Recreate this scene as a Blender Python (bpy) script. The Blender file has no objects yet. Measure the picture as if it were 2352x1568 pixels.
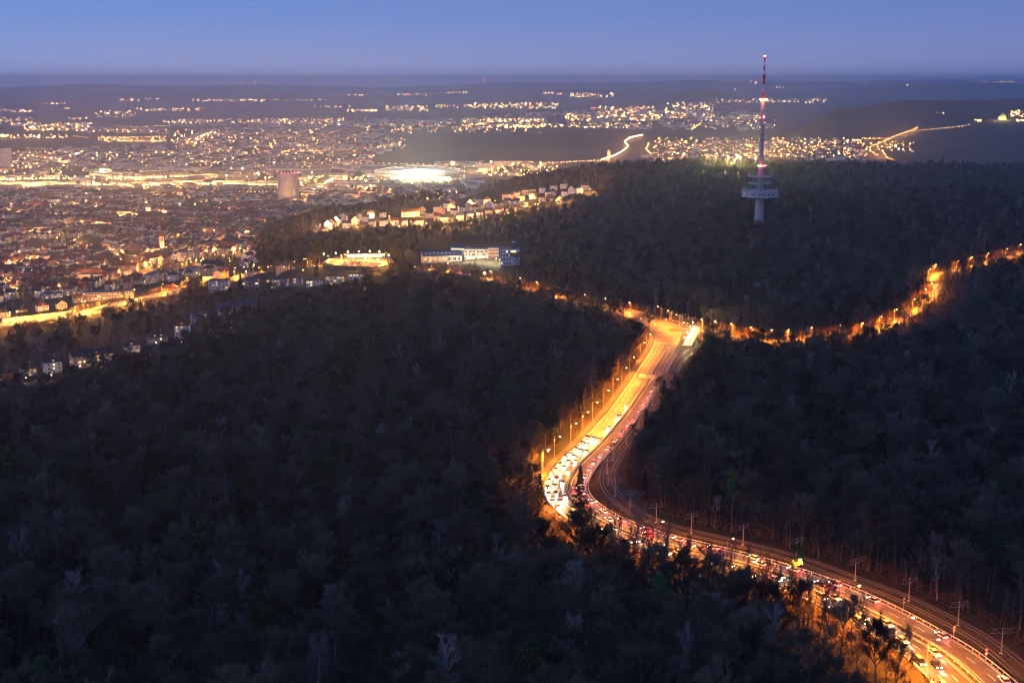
import bpy, bmesh, math, random
import numpy as np
from mathutils import Vector, Matrix, noise as mnoise
random.seed(7); np.random.seed(7)
SC = bpy.context.scene
COL = SC.collection
ZC = 200.0                      # height of the viewing platform
PITCH = math.radians(11.13)
FD = 3055.0                     # focal length in pixels of a 2352 px wide view
# ------------------------------------------------------------------ camera
cam_d = bpy.data.cameras.new('camera'); cam = bpy.data.objects.new('camera', cam_d); COL.objects.link(cam)
cam_d.sensor_width = 36.0; cam_d.lens = FD/2352*36.0
cam_d.clip_start = 1.0; cam_d.clip_end = 120000.0
cam.location = (0, 0, ZC); cam.rotation_euler = (math.pi/2 - PITCH, 0, 0)
SC.camera = cam
# ------------------------------------------------------------------ sky
SC.view_settings.view_transform = 'Standard'; SC.view_settings.look = 'None'
SC.view_settings.exposure = 0.0; SC.view_settings.gamma = 1.0; SC.view_settings.use_curve_mapping = False
W = bpy.data.worlds.new('World'); SC.world = W; W.use_nodes = True
nt = W.node_tree; N = nt.nodes; L = nt.links; N.clear()
wo = N.new('ShaderNodeOutputWorld'); bg = N.new('ShaderNodeBackground'); L.new(bg.outputs[0], wo.inputs[0])
tc = N.new('ShaderNodeTexCoord'); sep = N.new('ShaderNodeSeparateXYZ'); L.new(tc.outputs['Generated'], sep.inputs[0])
rmp = N.new('ShaderNodeValToRGB')
mr = N.new('ShaderNodeMapRange'); mr.inputs['From Min'].default_value = -0.02; mr.inputs['From Max'].default_value = 0.6
L.new(sep.outputs['Z'], mr.inputs['Value']); L.new(mr.outputs[0], rmp.inputs[0])
cr = rmp.color_ramp; cr.interpolation = 'EASE'
stops = [(0.0, (.29,.33,.66)), (0.055, (.26,.32,.66)), (0.12, (.18,.28,.66)), (0.26, (.105,.215,.66)), (1.0, (.08,.135,.38))]
while len(cr.elements) < len(stops): cr.elements.new(.5)
for e, (p, c) in zip(cr.elements, stops): e.position = p; e.color = (*c, 1)
nish = N.new('ShaderNodeTexSky'); nish.sky_type = 'NISHITA'; nish.sun_disc = False
SUN_EL, SUN_AZ = math.radians(2.0), math.radians(225)
nish.sun_elevation = SUN_EL; nish.sun_rotation = SUN_AZ; nish.altitude = 600
add = N.new('ShaderNodeMixRGB'); add.blend_type = 'ADD'; add.inputs[0].default_value = 1.0
sc_ = N.new('ShaderNodeMixRGB'); sc_.blend_type = 'MULTIPLY'; sc_.inputs[0].default_value = 1; sc_.inputs[2].default_value = (.006,.006,.006,1)
L.new(nish.outputs[0], sc_.inputs[1])
# the side of the last daylight (left) is a little brighter and greener blue than the right
mx = N.new('ShaderNodeMapRange'); mx.inputs['From Min'].default_value = -0.42; mx.inputs['From Max'].default_value = 0.42
L.new(sep.outputs['X'], mx.inputs['Value'])
az = N.new('ShaderNodeMixRGB'); az.inputs[1].default_value = (1.0,1.20,1.20,1); az.inputs[2].default_value = (.84,.86,.93,1); L.new(mx.outputs[0], az.inputs[0])
mu = N.new('ShaderNodeMixRGB'); mu.blend_type = 'MULTIPLY'; mu.inputs[0].default_value = 1; L.new(rmp.outputs[0], mu.inputs[1]); L.new(az.outputs[0], mu.inputs[2])
L.new(mu.outputs[0], add.inputs[1]); L.new(sc_.outputs[0], add.inputs[2]); L.new(add.outputs[0], bg.inputs[0])
bg.inputs[1].default_value = 0.88
sun_d = bpy.data.lights.new('sun', 'SUN'); sun = bpy.data.objects.new('sun', sun_d); COL.objects.link(sun)
sun_d.energy = 0.12; sun_d.angle = math.radians(25); sun_d.color = (1.0,.97,.95)
sun.rotation_euler = (math.radians(76), 0, math.radians(-52))       # from behind the left shoulder, low
cy = SC.cycles
cy.use_denoising = True; cy.max_bounces = 4; cy.diffuse_bounces = 2; cy.glossy_bounces = 2; cy.transmission_bounces = 2
cy.volume_bounces = 2; cy.transparent_max_bounces = 6; cy.sample_clamp_indirect = 2.0; cy.sample_clamp_direct = 0
cy.use_light_tree = True; cy.caustics_reflective = False; cy.caustics_refractive = False
try: cy.denoiser = 'OPENIMAGEDENOISE'; cy.denoising_input_passes = 'RGB_ALBEDO_NORMAL'; cy.denoising_prefilter = 'ACCURATE'
except Exception: pass
cy.filter_width = 1.2
# ------------------------------------------------------------------ helpers
def rnd(a, b): return random.uniform(a, b)
class MB:
    """collects geometry, several materials, builds ONE mesh"""
    def __init__(s): s.v = []; s.f = []; s.m = []; s.mats = []; s.cm = 0
    def mat(s, m):
        if m not in s.mats: s.mats.append(m)
        s.cm = s.mats.index(m); return s
    def add(s, vs, fs, M=None):
        b = len(s.v)
        s.v.extend([tuple(M @ Vector(v)) for v in vs] if M else [tuple(v) for v in vs])
        s.f.extend([tuple(b+i for i in f) for f in fs]); s.m.extend([s.cm]*len(fs)); return s
    def box(s, x0, y0, z0, x1, y1, z1, M=None):
        vs = [(x0,y0,z0),(x1,y0,z0),(x1,y1,z0),(x0,y1,z0),(x0,y0,z1),(x1,y0,z1),(x1,y1,z1),(x0,y1,z1)]
        return s.add(vs, [(3,2,1,0),(4,5,6,7),(0,1,5,4),(1,2,6,5),(2,3,7,6),(3,0,4,7)], M)
    def cbox(s, cx, cy_, cz, sx, sy, sz, M=None):
        return s.box(cx-sx/2, cy_-sy/2, cz-sz/2, cx+sx/2, cy_+sy/2, cz+sz/2, M)
    def lathe(s, prof, n=16, cx=0, cy_=0, M=None, cap=True):
        vs = []; fs = []
        for r, z in prof:
            for k in range(n):
                a = 2*math.pi*k/n; vs.append((cx+r*math.cos(a), cy_+r*math.sin(a), z))
        for i in range(len(prof)-1):
            for k in range(n):
                k2 = (k+1) % n; fs.append((i*n+k, i*n+k2, (i+1)*n+k2, (i+1)*n+k))
        if cap:
            fs.append(tuple(reversed(range(n)))); fs.append(tuple((len(prof)-1)*n+k for k in range(n)))
        return s.add(vs, fs, M)
    def tube(s, p, q, r0, r1=None, n=5):
        r1 = r0 if r1 is None else r1
        p = Vector(p); q = Vector(q); d = (q-p)
        if d.length < 1e-6: return s
        d.normalize(); u = d.orthogonal().normalized(); w = d.cross(u)
        vs = []
        for c, r in ((p, r0), (q, r1)):
            for k in range(n):
                a = 2*math.pi*k/n; vs.append(c + u*(r*math.cos(a)) + w*(r*math.sin(a)))
        fs = [(k, (k+1)%n, n+(k+1)%n, n+k) for k in range(n)] + [tuple(range(n))[::-1], tuple(range(n, 2*n))]
        return s.add(vs, fs)
    def blob(s, c, r, sz=1.0):
        c = Vector(c); vs = [c+Vector(v) for v in ((r,0,0),(0,r,0),(-r,0,0),(0,-r,0),(0,0,r*sz),(0,0,-r*sz))]
        return s.add(vs, [(0,1,4),(1,2,4),(2,3,4),(3,0,4),(1,0,5),(2,1,5),(3,2,5),(0,3,5)])
    def mesh(s, name, smooth=False):
        me = bpy.data.meshes.new(name); me.from_pydata(s.v, [], s.f)
        for m in s.mats: me.materials.append(m)
        if len(s.mats) > 1: me.polygons.foreach_set('material_index', s.m)
        if smooth: me.polygons.foreach_set('use_smooth', [True]*len(s.f))
        me.update(); return me
    def build(s, name, parent=None, smooth=False, loc=None):
        o = bpy.data.objects.new(name, s.mesh(name, smooth)); COL.objects.link(o)
        if parent: o.parent = parent
        if loc: o.location = loc
        return o
def tag(o, label=None, cat=None, group=None, kind=None):
    if label: o['label'] = label
    if cat: o['category'] = cat
    if group: o['group'] = group
    if kind: o['kind'] = kind
    return o
def empty(name, loc, rz=0, sc=1.0):
    o = bpy.data.objects.new(name, None); COL.objects.link(o); o.location = loc; o.rotation_euler = (0,0,rz)
    o.scale = (sc,)*3 if not isinstance(sc, tuple) else sc; o.empty_display_size = .5; return o
KIDS = {}
def childobj(name, me, parent, loc=None):
    o = bpy.data.objects.new(name, me); COL.objects.link(o); o.parent = parent
    if loc is not None: o.location = loc
    return o
def copy_tree(o, kids, parent=None):
    c = o.copy(); COL.objects.link(c)
    if parent: c.parent = parent
    for k, sub in kids: copy_tree(k, sub, c)
    return c
def tree_of(o):
    return [(k, tree_of(k)) for k in o.children]
# ------------------------------------------------------------------ materials
MAT = {}
def mat(name, col, rough=.8, var=0.0, scale=5.0, metal=0.0, emit=None, es=0.0, coords='Object', col2=None, spec=.3, bump=0):
    if name in MAT: return MAT[name]
    m = bpy.data.materials.new(name); m.use_nodes = True; t = m.node_tree; b = t.nodes['Principled BSDF']
    b.inputs['Base Color'].default_value = (*col, 1); b.inputs['Roughness'].default_value = rough; b.inputs['Metallic'].default_value = metal
    b.inputs['Specular IOR Level'].default_value = spec
    if var or col2:
        x = t.nodes.new('ShaderNodeTexCoord'); n = t.nodes.new('ShaderNodeTexNoise'); n.inputs['Scale'].default_value = scale; n.inputs['Detail'].default_value = 5
        r = t.nodes.new('ShaderNodeMixRGB'); c2 = col2 or tuple(c*(1-var) for c in col); c1 = tuple(min(1, c*(1+var)) for c in col) if not col2 else col
        r.inputs[1].default_value = (*c1, 1); r.inputs[2].default_value = (*c2, 1)
        mr_ = t.nodes.new('ShaderNodeMapRange'); mr_.inputs['From Min'].default_value = .35; mr_.inputs['From Max'].default_value = .65
        t.links.new(x.outputs[coords], n.inputs['Vector']); t.links.new(n.outputs[0], mr_.inputs[0]); t.links.new(mr_.outputs[0], r.inputs[0]); t.links.new(r.outputs[0], b.inputs['Base Color'])
        if bump:
            bp = t.nodes.new('ShaderNodeBump'); bp.inputs['Distance'].default_value = bump; t.links.new(n.outputs[0], bp.inputs['Height']); t.links.new(bp.outputs[0], b.inputs['Normal'])
    if emit:
        b.inputs['Emission Color'].default_value = (*emit, 1); b.inputs['Emission Strength'].default_value = es
    MAT[name] = m; return m
def emis(name, col, s, sampled=False):
    if name in MAT: return MAT[name]
    m = bpy.data.materials.new(name); m.use_nodes = True; t = m.node_tree; t.nodes.clear()
    e = t.nodes.new('ShaderNodeEmission'); o = t.nodes.new('ShaderNodeOutputMaterial'); e.inputs[0].default_value = (*col, 1); e.inputs[1].default_value = s
    t.links.new(e.outputs[0], o.inputs[0]); m.cycles.emission_sampling = 'AUTO' if sampled else 'NONE'
    MAT[name] = m; return m
# ------------------------------------------------------------------ terrain function
cp, sp = math.cos(PITCH), math.sin(PITCH)
def raydir(X, Y):
    xo = X-1176.0; yo = 784.0-Y
    return xo, FD*cp + yo*sp, yo*cp - FD*sp
def tandip(X, Y):
    a, b, c = raydir(X, Y); return -c/math.hypot(a, b)
# one profile per sight line: (distance, +drop below the platform) or (distance, -row where the ground shows)
NEAR = [(0,150),(310,156),(500,172),(700,188)]
FARL = [(4740,389),(5500,392),(6100,390),(6900,384),(8050,368),(9100,356),(11400,338),(13800,320)]
def far_(a,b,c,d): return [(17500,-a),(22200,-b),(26500,-c),(29000,-d),(31500,-d),(36000,900),(60000,1200)]
COLS = {
 0:   NEAR+[(900,213),(1000,222),(1250,238),(1450,252),(1900,285),(2450,318),(3300,350),(4100,378)]+FARL+far_(232,222,212,203),
 300: NEAR+[(900,205),(1000,213),(1180,222),(1400,236),(1900,282),(2450,318),(3300,350),(4100,378)]+FARL+far_(231,220,209,199),
 600: NEAR+[(900,200),(1100,208),(1300,214),(1450,218),(1600,235),(2000,272),(2600,308),(3300,345),(4100,375)]+FARL+far_(231,218,206,195),
 760: NEAR+[(900,197),(1300,205),(1500,210),(1700,222),(2000,250),(2250,-524),(2600,-498),(3200,345),(4100,376)]+FARL+far_(235,220,208,196),
 1000:NEAR+[(900,193),(1300,196),(1500,204),(1700,218),(2000,246),(2200,-530),(2500,-480),(2750,-462),(3300,345),(4100,378),(4740,389),(5500,392),(6100,385),(7000,-330),(8050,-305),(9100,-290),(11400,-266),(13800,-250)]+far_(234,219,207,193),
 1200:NEAR+[(987,190),(1300,195),(1500,199),(1800,224),(2000,238),(2250,-502),(2550,-450),(2850,-418),(3400,340),(4100,382),(5000,392),(5600,-372),(7000,-303),(7400,-295),(9100,-280),(11400,-262),(13800,-248)]+far_(232,218,206,191),
 1450:NEAR+[(987,190),(1300,197),(1600,202),(2000,206),(2300,199),(2800,-386),(3400,330),(4200,385),(5000,392),(5600,-380),(7200,-305),(8200,-296),(9500,-280),(11400,-262),(13800,-246)]+far_(230,212,204,192),
 1750:NEAR+[(987,190),(1150,185),(1500,171),(1700,162),(1900,175),(2300,203),(2800,-388),(3400,330),(4500,385),(5600,-368),(7000,-330),(8500,-300),(10000,-272),(13800,-246)]+far_(232,222,205,186),
 1900:NEAR+[(987,190),(1150,183),(1500,170),(1750,162),(1950,176),(2300,200),(2800,-390),(3500,340),(4500,380),(5200,-372),(6000,-322),(6600,-270),(7100,-236),(8300,320),(10000,340),(13800,-246)]+far_(232,218,202,184),
 2050:NEAR+[(960,189),(1200,180),(1500,172),(1900,167),(2200,192),(2500,208),(2800,-393),(3500,345),(4500,378),(5200,-372),(5900,-325),(6400,-282),(6900,-243),(7400,-220),(8500,320),(10000,340),(13800,330)]+far_(225,208,196,182),
 2350:NEAR+[(960,189),(1150,179),(1300,175),(1500,170),(1900,161),(2200,190),(2500,205),(2800,-396),(3500,340),(4300,370),(4700,-374),(5400,-330),(6200,-288),(6900,-252),(7600,-216),(8600,320),(10000,340),(13800,330)]+far_(225,205,192,178),
}
_cx = sorted(COLS); _tan = [(x-1176.0)/(FD*cp) for x in _cx]
_LD = np.concatenate([np.linspace(0, 3000, 301), np.geomspace(3015, 60000, 300)])
_TAB = []
for x in _cx:
    kd = []; kz = []
    for d, v in COLS[x]:
        kd.append(d); kz.append(v if v >= 0 else d*tandip(x, -v))
    z = np.interp(_LD, kd, kz)
    k = np.array([1,2,3,4,3,2,1], float); k /= k.sum()
    for _ in range(2): z = np.convolve(np.pad(z, 3, mode='edge'), k, 'valid')
    _TAB.append(z)
_TAB = np.array(_TAB); _tanv = np.array(_tan)
def base_ground(x, y):
    x = np.asarray(x, float); y = np.asarray(y, float)
    d = np.hypot(x, y); t = x/np.maximum(y, 1.0)
    t = np.where(y <= 1, np.sign(x)*9, t)
    t = np.clip(t, _tanv[0], _tanv[-1]); i = np.clip(np.searchsorted(_tanv, t)-1, 0, len(_tanv)-2)
    w = (t-_tanv[i])/(_tanv[i+1]-_tanv[i]); w = w*w*(3-2*w)*.6 + w*.4
    j = np.clip(np.searchsorted(_LD, d)-1, 0, len(_LD)-2); u = np.clip((d-_LD[j])/(_LD[j+1]-_LD[j]), 0, 1)
    z0 = _TAB[i, j]*(1-u)+_TAB[i, j+1]*u; z1 = _TAB[i+1, j]*(1-u)+_TAB[i+1, j+1]*u
    z = ZC - (z0*(1-w)+z1*w)
    for bx, bd, h, sx, sd in BUMPS:
        az_ = (bx-1176)/(FD*cp); q = ((t-az_)/sx)**2 + ((d-bd)/sd)**2; z = z + h*np.exp(-q)
    far = np.clip((d-4500)/3000, 0, 1)
    z = z + far*9*(np.sin(x/610+1.3)*np.sin(y/530+.4)+.6*np.sin(x/240+y/410)) + (1-far)*np.clip(d/600, 0, 1)*1.4*(np.sin(x/47)*np.sin(y/61+.8)+.6*np.sin((x+y)/29))
    vf = np.clip((d-16000)/8000, 0, 1)
    return z + vf*35*(np.sin(x/1900)+.5*np.sin(x/700+2))
BUMPS = [(1600,15500,150,.035,900),(1180,19500,110,.12,1300),(420,20500,90,.15,1200),(300,8200,55,.10,700),(2150,21000,150,.09,1200),(1330,6700,22,.05,500),(60,8600,60,.05,600)]
CARVE = []            # (points array, half width, blend, z array)
def ground(x, y):
    z = base_ground(x, y)
    x = np.asarray(x, float); y = np.asarray(y, float); sh = x.shape
    zf = z.ravel().copy(); xf = x.ravel(); yf = y.ravel()
    for P, hw, bl, pz in CARVE:
        lo = P.min(0)-hw-bl; hi = P.max(0)+hw+bl
        idx = np.where((xf > lo[0]) & (xf < hi[0]) & (yf > lo[1]) & (yf < hi[1]))[0]
        if len(idx) == 0: continue
        for c in range(0, len(idx), 20000):
            ii = idx[c:c+20000]
            dx = xf[ii][:,None]-P[None,:,0]; dy = yf[ii][:,None]-P[None,:,1]
            dd = dx*dx+dy*dy; k = dd.argmin(1); dm = np.sqrt(dd[np.arange(len(ii)), k])
            w = np.clip((dm-hw)/bl, 0, 1); w = w*w*(3-2*w)
            zf[ii] = pz[k]*(1-w) + zf[ii]*w
    return zf.reshape(sh)
def gz(x, y): return float(ground(np.array([x]), np.array([y]))[0])
def bz(x, y): return float(base_ground(np.array([x]), np.array([y]))[0])
_RD = np.concatenate([np.arange(150, 3000, 4.0), np.geomspace(3000, 45000, 900)])
def at(X, Y, h=0.0, dmin=0, dmax=1e9):
    """point of the ground (raised by h) seen at column X, row Y"""
    a, b, c = raydir(X, Y); hl = math.hypot(a, b); ux, uy, t = a/hl, b/hl, c/hl
    D = _RD[(_RD >= dmin) & (_RD <= dmax)]
    z = base_ground(ux*D, uy*D)+h - (ZC + t*D)
    k = np.where(z >= 0)[0]
    if len(k) == 0: k = [len(D)-1]
    k = k[0]
    if k > 0:
        f = z[k-1]/(z[k-1]-z[k]) if z[k-1] != z[k] else 0; d = D[k-1]+f*(D[k]-D[k-1])
    else: d = D[0]
    return ux*d, uy*d
def proj(x, y, z):
    """column, row of a world point"""
    dz = z-ZC; yc = y*cp - dz*sp; u = y*sp + dz*cp
    yc = np.maximum(yc, 1e-3)
    return 1176 + FD*x/yc, 784 - FD*u/yc
def catmull(pts, step=4.0):
    P = [np.array(p, float) for p in pts]; P = [2*P[0]-P[1]]+P+[2*P[-1]-P[-2]]; out = []
    for i in range(1, len(P)-2):
        n = max(2, int(np.linalg.norm(P[i+1]-P[i])/step))
        for k in range(n):
            t = k/n; a, b, c, d = P[i-1], P[i], P[i+1], P[i+2]
            out.append(.5*((2*b)+(-a+c)*t+(2*a-5*b+4*c-d)*t*t+(-a+3*b-3*c+d)*t**3))
    out.append(P[-2]); return np.array(out)
def smooth1(z, n):
    for _ in range(n): z = np.convolve(np.pad(z, 1, mode='edge'), [.25,.5,.25], 'valid')
    return z
def resample(P, step):
    s = np.concatenate([[0], np.cumsum(np.hypot(*np.diff(P, axis=0).T))]); n = max(2, int(s[-1]/step)+1); t = np.linspace(0, s[-1], n)
    return np.stack([np.interp(t, s, P[:,0]), np.interp(t, s, P[:,1])], 1), t
def path(dpts, step=4.0, sm=6, zs=40, lift=0.0):
    P = catmull([at(*p) for p in dpts], step); P, s = resample(P, step)
    for _ in range(sm): P[1:-1] = .25*P[:-2]+.5*P[1:-1]+.25*P[2:]
    P, s = resample(P, step); z = smooth1(base_ground(P[:,0], P[:,1]), zs)+lift
    return P, z, s
def normals(P):
    T = np.gradient(P, axis=0); T /= np.maximum(np.hypot(T[:,0], T[:,1])[:,None], 1e-9)
    return T, np.stack([-T[:,1], T[:,0]], 1)
def ribbon(mb, P, z, o0, o1, dz=0.0, thick=0.0, i0=0, i1=None, M=None):
    """strip between lateral offsets o0 and o1 (positive = left of travel)"""
    T, Nn = normals(P); i1 = len(P) if i1 is None else i1
    o0 = np.broadcast_to(o0, len(P)); o1 = np.broadcast_to(o1, len(P))
    A = P+Nn*o0[:,None]; B = P+Nn*o1[:,None]; vs = []; fs = []
    for k in range(i0, i1):
        vs += [(A[k,0],A[k,1],z[k]+dz),(B[k,0],B[k,1],z[k]+dz)]
        if thick: vs += [(A[k,0],A[k,1],z[k]+dz-thick),(B[k,0],B[k,1],z[k]+dz-thick)]
    s = 4 if thick else 2; n = i1-i0
    for k in range(n-1):
        a = k*s; b = a+s
        fs.append((a, b, b+1, a+1) )
        if thick: fs += [(a+2, a+3, b+3, b+2), (a, a+2, b+2, b), (a+1, b+1, b+3, a+3)]
    if thick: fs += [(0,1,3,2), ((n-1)*s, (n-1)*s+2, (n-1)*s+3, (n-1)*s+1)]
    return mb.add(vs, fs)
# ------------------------------------------------------------------ roads: centre lines laid on the terrain
MAINP = [(2380,1700),(2309,1625),(2239.5,1560),(2173.6,1503),(2107.5,1464),(2015,1412),(1927,1370),(1845,1338),(1755,1308),(1665,1283),(1580,1262),(1500,1242),(1440,1222),(1382,1198),(1334,1168),(1308,1140),(1303,1115),(1314,1091),(1336,1061),(1386,1012),(1441,945),(1463,914),(1493,868),(1523,820),(1540,788),(1543,772),(1530,758),(1500,743),(1471,730),(1440,720),(1385,709),(1330,698),(1207,664),(1084,634),(984,618),(900,612)]
MP, MZ, MS = path(MAINP, 4.0, 8, 60)
TRKP = [(2420,1610),(2352,1545),(2262,1472),(2177,1425),(2065,1370),(1949,1328),(1830,1283),(1690,1247),(1580,1222),(1500,1198),(1445,1168),(1409,1136),(1394,1105),(1400,1072),(1422,1042),(1467,980),(1498,932),(1526,886),(1547,849),(1563,826),(1588,805),(1603,784),(1606,768),(1598,755),(1575,745),(1540,737),(1486,724),(1440,712),(1385,701)]
TP, TZ, TS = path(TRKP, 4.0, 8, 60)
BRP = [(1572,757),(1608,759),(1668,768),(1768,785),(1868,779),(1935,774),(1995,768),(2068,735),(2135,688),(2155,662),(2148,632),(2211,618),(2278,602),(2352,580),(2430,560)]
BP, BZ, BS = path(BRP, 4.0, 6, 50)
VIP = [(-140,790),(0,755),(100,740),(200,720),(300,698),(400,675),(470,657),(530,645),(600,633),(680,621),(760,613),(830,610),(900,611)]
VP, VZ, VS = path(VIP, 5.0, 6, 60, lift=2.5)
CARVE += [(MP, 15, 16, MZ-.15), (TP, 7, 9, TZ-.15), (BP, 7, 12, BZ-.15), (VP, 13, 14, VZ-.3)]
def near_path(x, y, P):
    dd = (P[:,0]-x)**2+(P[:,1]-y)**2; k = int(dd.argmin()); return k, math.sqrt(dd[k])
# ------------------------------------------------------------------ ground sheet
def ground_mat():
    m = bpy.data.materials.new('ground'); m.use_nodes = True; t = m.node_tree; b = t.nodes['Principled BSDF']; b.inputs['Roughness'].default_value = .95; b.inputs['Specular IOR Level'].default_value = .1
    g = t.nodes.new('ShaderNodeNewGeometry')
    def noise(sc, det=4):
        n = t.nodes.new('ShaderNodeTexNoise'); n.inputs['Scale'].default_value = sc; n.inputs['Detail'].default_value = det; t.links.new(g.outputs['Position'], n.inputs['Vector'])
        r = t.nodes.new('ShaderNodeMapRange'); r.inputs[1].default_value = .38; r.inputs[2].default_value = .62; t.links.new(n.outputs[0], r.inputs[0]); return r.outputs[0]
    def mix(f, a, b_):
        r = t.nodes.new('ShaderNodeMixRGB'); t.links.new(f, r.inputs[0])
        for i, c in ((1, a), (2, b_)):
            if isinstance(c, tuple): r.inputs[i].default_value = (*c, 1)
            else: t.links.new(c, r.inputs[i])
        return r.outputs[0]
    near = mix(noise(.3), (.050,.032,.020), (.085,.055,.032))
    near = mix(noise(.02), near, (.05,.055,.03))
    fld = mix(noise(.0035, 3), (.050,.055,.032), (.115,.095,.06))
    fld = mix(noise(.0012, 2), fld, (.035,.045,.03))
    vm = t.nodes.new('ShaderNodeVectorMath'); vm.operation = 'LENGTH'; t.links.new(g.outputs['Position'], vm.inputs[0])
    mr = t.nodes.new('ShaderNodeMapRange'); mr.inputs[1].default_value = 2600; mr.inputs[2].default_value = 4200; t.links.new(vm.outputs['Value'], mr.inputs[0])
    col = mix(mr.outputs[0], near, fld); t.links.new(col, b.inputs['Base Color']); return m
def make_ground():
    tt = np.concatenate([np.linspace(-1.6, -.45, 40), np.linspace(-.445, .445, 400), np.linspace(.45, 1.6, 40)])
    rr = np.concatenate([np.linspace(30, 300, 20), np.arange(306, 1300, 6.), np.arange(1310, 3000, 14.), np.geomspace(3020, 33000, 170)])
    A, R = np.meshgrid(tt, rr); ang = np.arctan(A); x = R*np.sin(ang); y = R*np.cos(ang)
    z = ground(x, y); n, m = x.shape
    co = np.stack([x.ravel(), y.ravel(), z.ravel()], 1)
    i = np.arange((n-1)*m).reshape(n-1, m)[:, :-1].ravel()
    f = np.stack([i, i+1, i+m+1, i+m], 1)
    me = bpy.data.meshes.new('ground'); me.vertices.add(len(co)); me.vertices.foreach_set('co', co.ravel())
    me.loops.add(f.size); me.loops.foreach_set('vertex_index', f.ravel().astype(np.int32)); me.polygons.add(len(f))
    me.polygons.foreach_set('loop_start', np.arange(0, f.size, 4, dtype=np.int32))
    me.polygons.foreach_set('use_smooth', np.ones(len(f), bool)); me.update(calc_edges=True); me.validate()
    me.materials.append(ground_mat()); o = bpy.data.objects.new('ground', me); COL.objects.link(o); o['kind'] = 'structure'
make_ground()
# ------------------------------------------------------------------ road surfaces
asph = mat('asphalt', (.060,.056,.052), .55, var=.25, scale=.35, spec=.4)
asph2 = mat('footway', (.10,.09,.075), .8, var=.2, scale=.5)
paint = mat('road_paint', (.72,.72,.68), .6)
kerbm = mat('kerb_stone', (.26,.25,.23), .8, var=.15, scale=1)
grassm = mat('verge_grass', (.07,.075,.03), .95, var=.5, scale=.6)
ballm = mat('ballast', (.075,.062,.05), .95, var=.4, scale=1.5)
steel = mat('galvanised_steel', (.55,.56,.58), .45, metal=.3)
railm = mat('rail_steel', (.34,.30,.27), .35, metal=.6)
sleep = mat('sleeper', (.10,.085,.07), .9)
conc = mat('concrete', (.42,.41,.38), .85, var=.12, scale=.25)
def idx_of(P, D): x, y = at(*D); return near_path(x, y, P)[0]
i_j = idx_of(MP, (1543,772)); i_j2 = idx_of(MP, (1471,727))
# widths along the main road, left carriageway narrows behind the junction
nM = len(MP); sM = np.arange(nM)
wL = np.interp(sM, [0, idx_of(MP,(2107,1464)), idx_of(MP,(1845,1338)), i_j-20, i_j, i_j2, i_j2+25, nM], [13.5,11.5,10.2,11.0,12,9,5.2,5.2])
wR = np.interp(sM, [0, idx_of(MP,(2107,1464)), i_j-20, i_j, i_j2, i_j2+25, nM], [9.6,8.6,8.2,9.5,7,5.2,5.2])
med = np.interp(sM, [0, idx_of(MP,(2173,1503)), idx_of(MP,(2015,1412)), i_j-15, i_j-6, nM], [1.5,1.3,1.0,.9,.05,.05])
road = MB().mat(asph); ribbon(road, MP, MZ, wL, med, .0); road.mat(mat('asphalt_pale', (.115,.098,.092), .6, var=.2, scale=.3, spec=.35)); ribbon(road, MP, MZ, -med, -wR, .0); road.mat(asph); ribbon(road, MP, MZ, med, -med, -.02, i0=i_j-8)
# crossing area in front of the tram stop
jx, jy = at(1560,756); jz = gz(jx, jy)
O_ROAD = road.build('road'); tag(O_ROAD, kind='structure', label='curving two carriageway main road with lane markings through the forest')
md = MB().mat(kerbm); ribbon(md, MP, MZ, med, med-.25, .13, .16, i1=i_j-8); ribbon(md, MP, MZ, -med+.25, -med, .13, .16, i1=i_j-8); md.build('kerb', O_ROAD)
mg = MB().mat(grassm); ribbon(mg, MP, MZ, med-.25, -med+.25, .10, i1=i_j-8); tag(mg.build('median_strip'), kind='structure')
fw = MB().mat(asph2); ribbon(fw, MP, MZ, wL+4.6, wL+1.2, .10, .1, i0=idx_of(MP,(1380,1200)), i1=i_j+6); tag(fw.build('footway'), kind='structure')
ke = MB().mat(kerbm); ribbon(ke, MP, MZ, wL+.25, wL, .12, .14, i1=i_j+4); ribbon(ke, MP, MZ, -wR, -wR-.25, .12, .14, i1=i_j-4); ke.build('kerb', O_ROAD)
def dashes(mb, P, z, s, off, on, gap, w, i0, i1, dz=.012):
    off = np.broadcast_to(off, len(P)); T, Nn = normals(P); C = P+Nn*off[:,None]
    a = s[i0]
    while a+on < s[min(i1, len(s)-1)]:
        q = np.linspace(a, a+on, 3 if on > 5 else 2); X = np.interp(q, s, C[:,0]); Y = np.interp(q, s, C[:,1]); Z = np.interp(q, s, z)
        ribbon(mb, np.stack([X, Y], 1), Z, w/2, -w/2, dz); a += on+gap
lm = MB().mat(paint)
near_i = idx_of(MP, (1755,1308))
for f in (1/3, 2/3): dashes(lm, MP, MZ, MS, med+(wL-med)*f, 5, 8, .22, 0, i_j-4)
dashes(lm, MP, MZ, MS, -(med+(wR-med)*.5), 5, 8, .22, 0, i_j-4)
ribbon(lm, MP, MZ, med+.55, med+.35, .012, i1=i_j-8); ribbon(lm, MP, MZ, wL-.35, wL-.6, .012, i1=i_j-2); ribbon(lm, MP, MZ, -med-.35, -med-.55, .012, i1=i_j-8); ribbon(lm, MP, MZ, -wR+.6, -wR+.35, .012, i1=i_j-4)
dashes(lm, MP, MZ, MS, 0, 4, 4, .2, i_j2+8, nM-2)
ribbon(lm, MP, MZ, wL-.3, wL-.5, .012, i0=i_j2+6); ribbon(lm, MP, MZ, -wR+.5, -wR+.3, .012, i0=i_j2+6)
for k in (i_j-6, i_j+2):     # stop lines
    T, Nn = normals(MP); a = MP[k]+Nn[k]*(wL[k]-.6); b = MP[k]-Nn[k]*(wR[k]-.6)
    ribbon(lm, np.array([a, (a+b)/2, b]), np.array([MZ[k]]*3), .3, -.3, .014)
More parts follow.
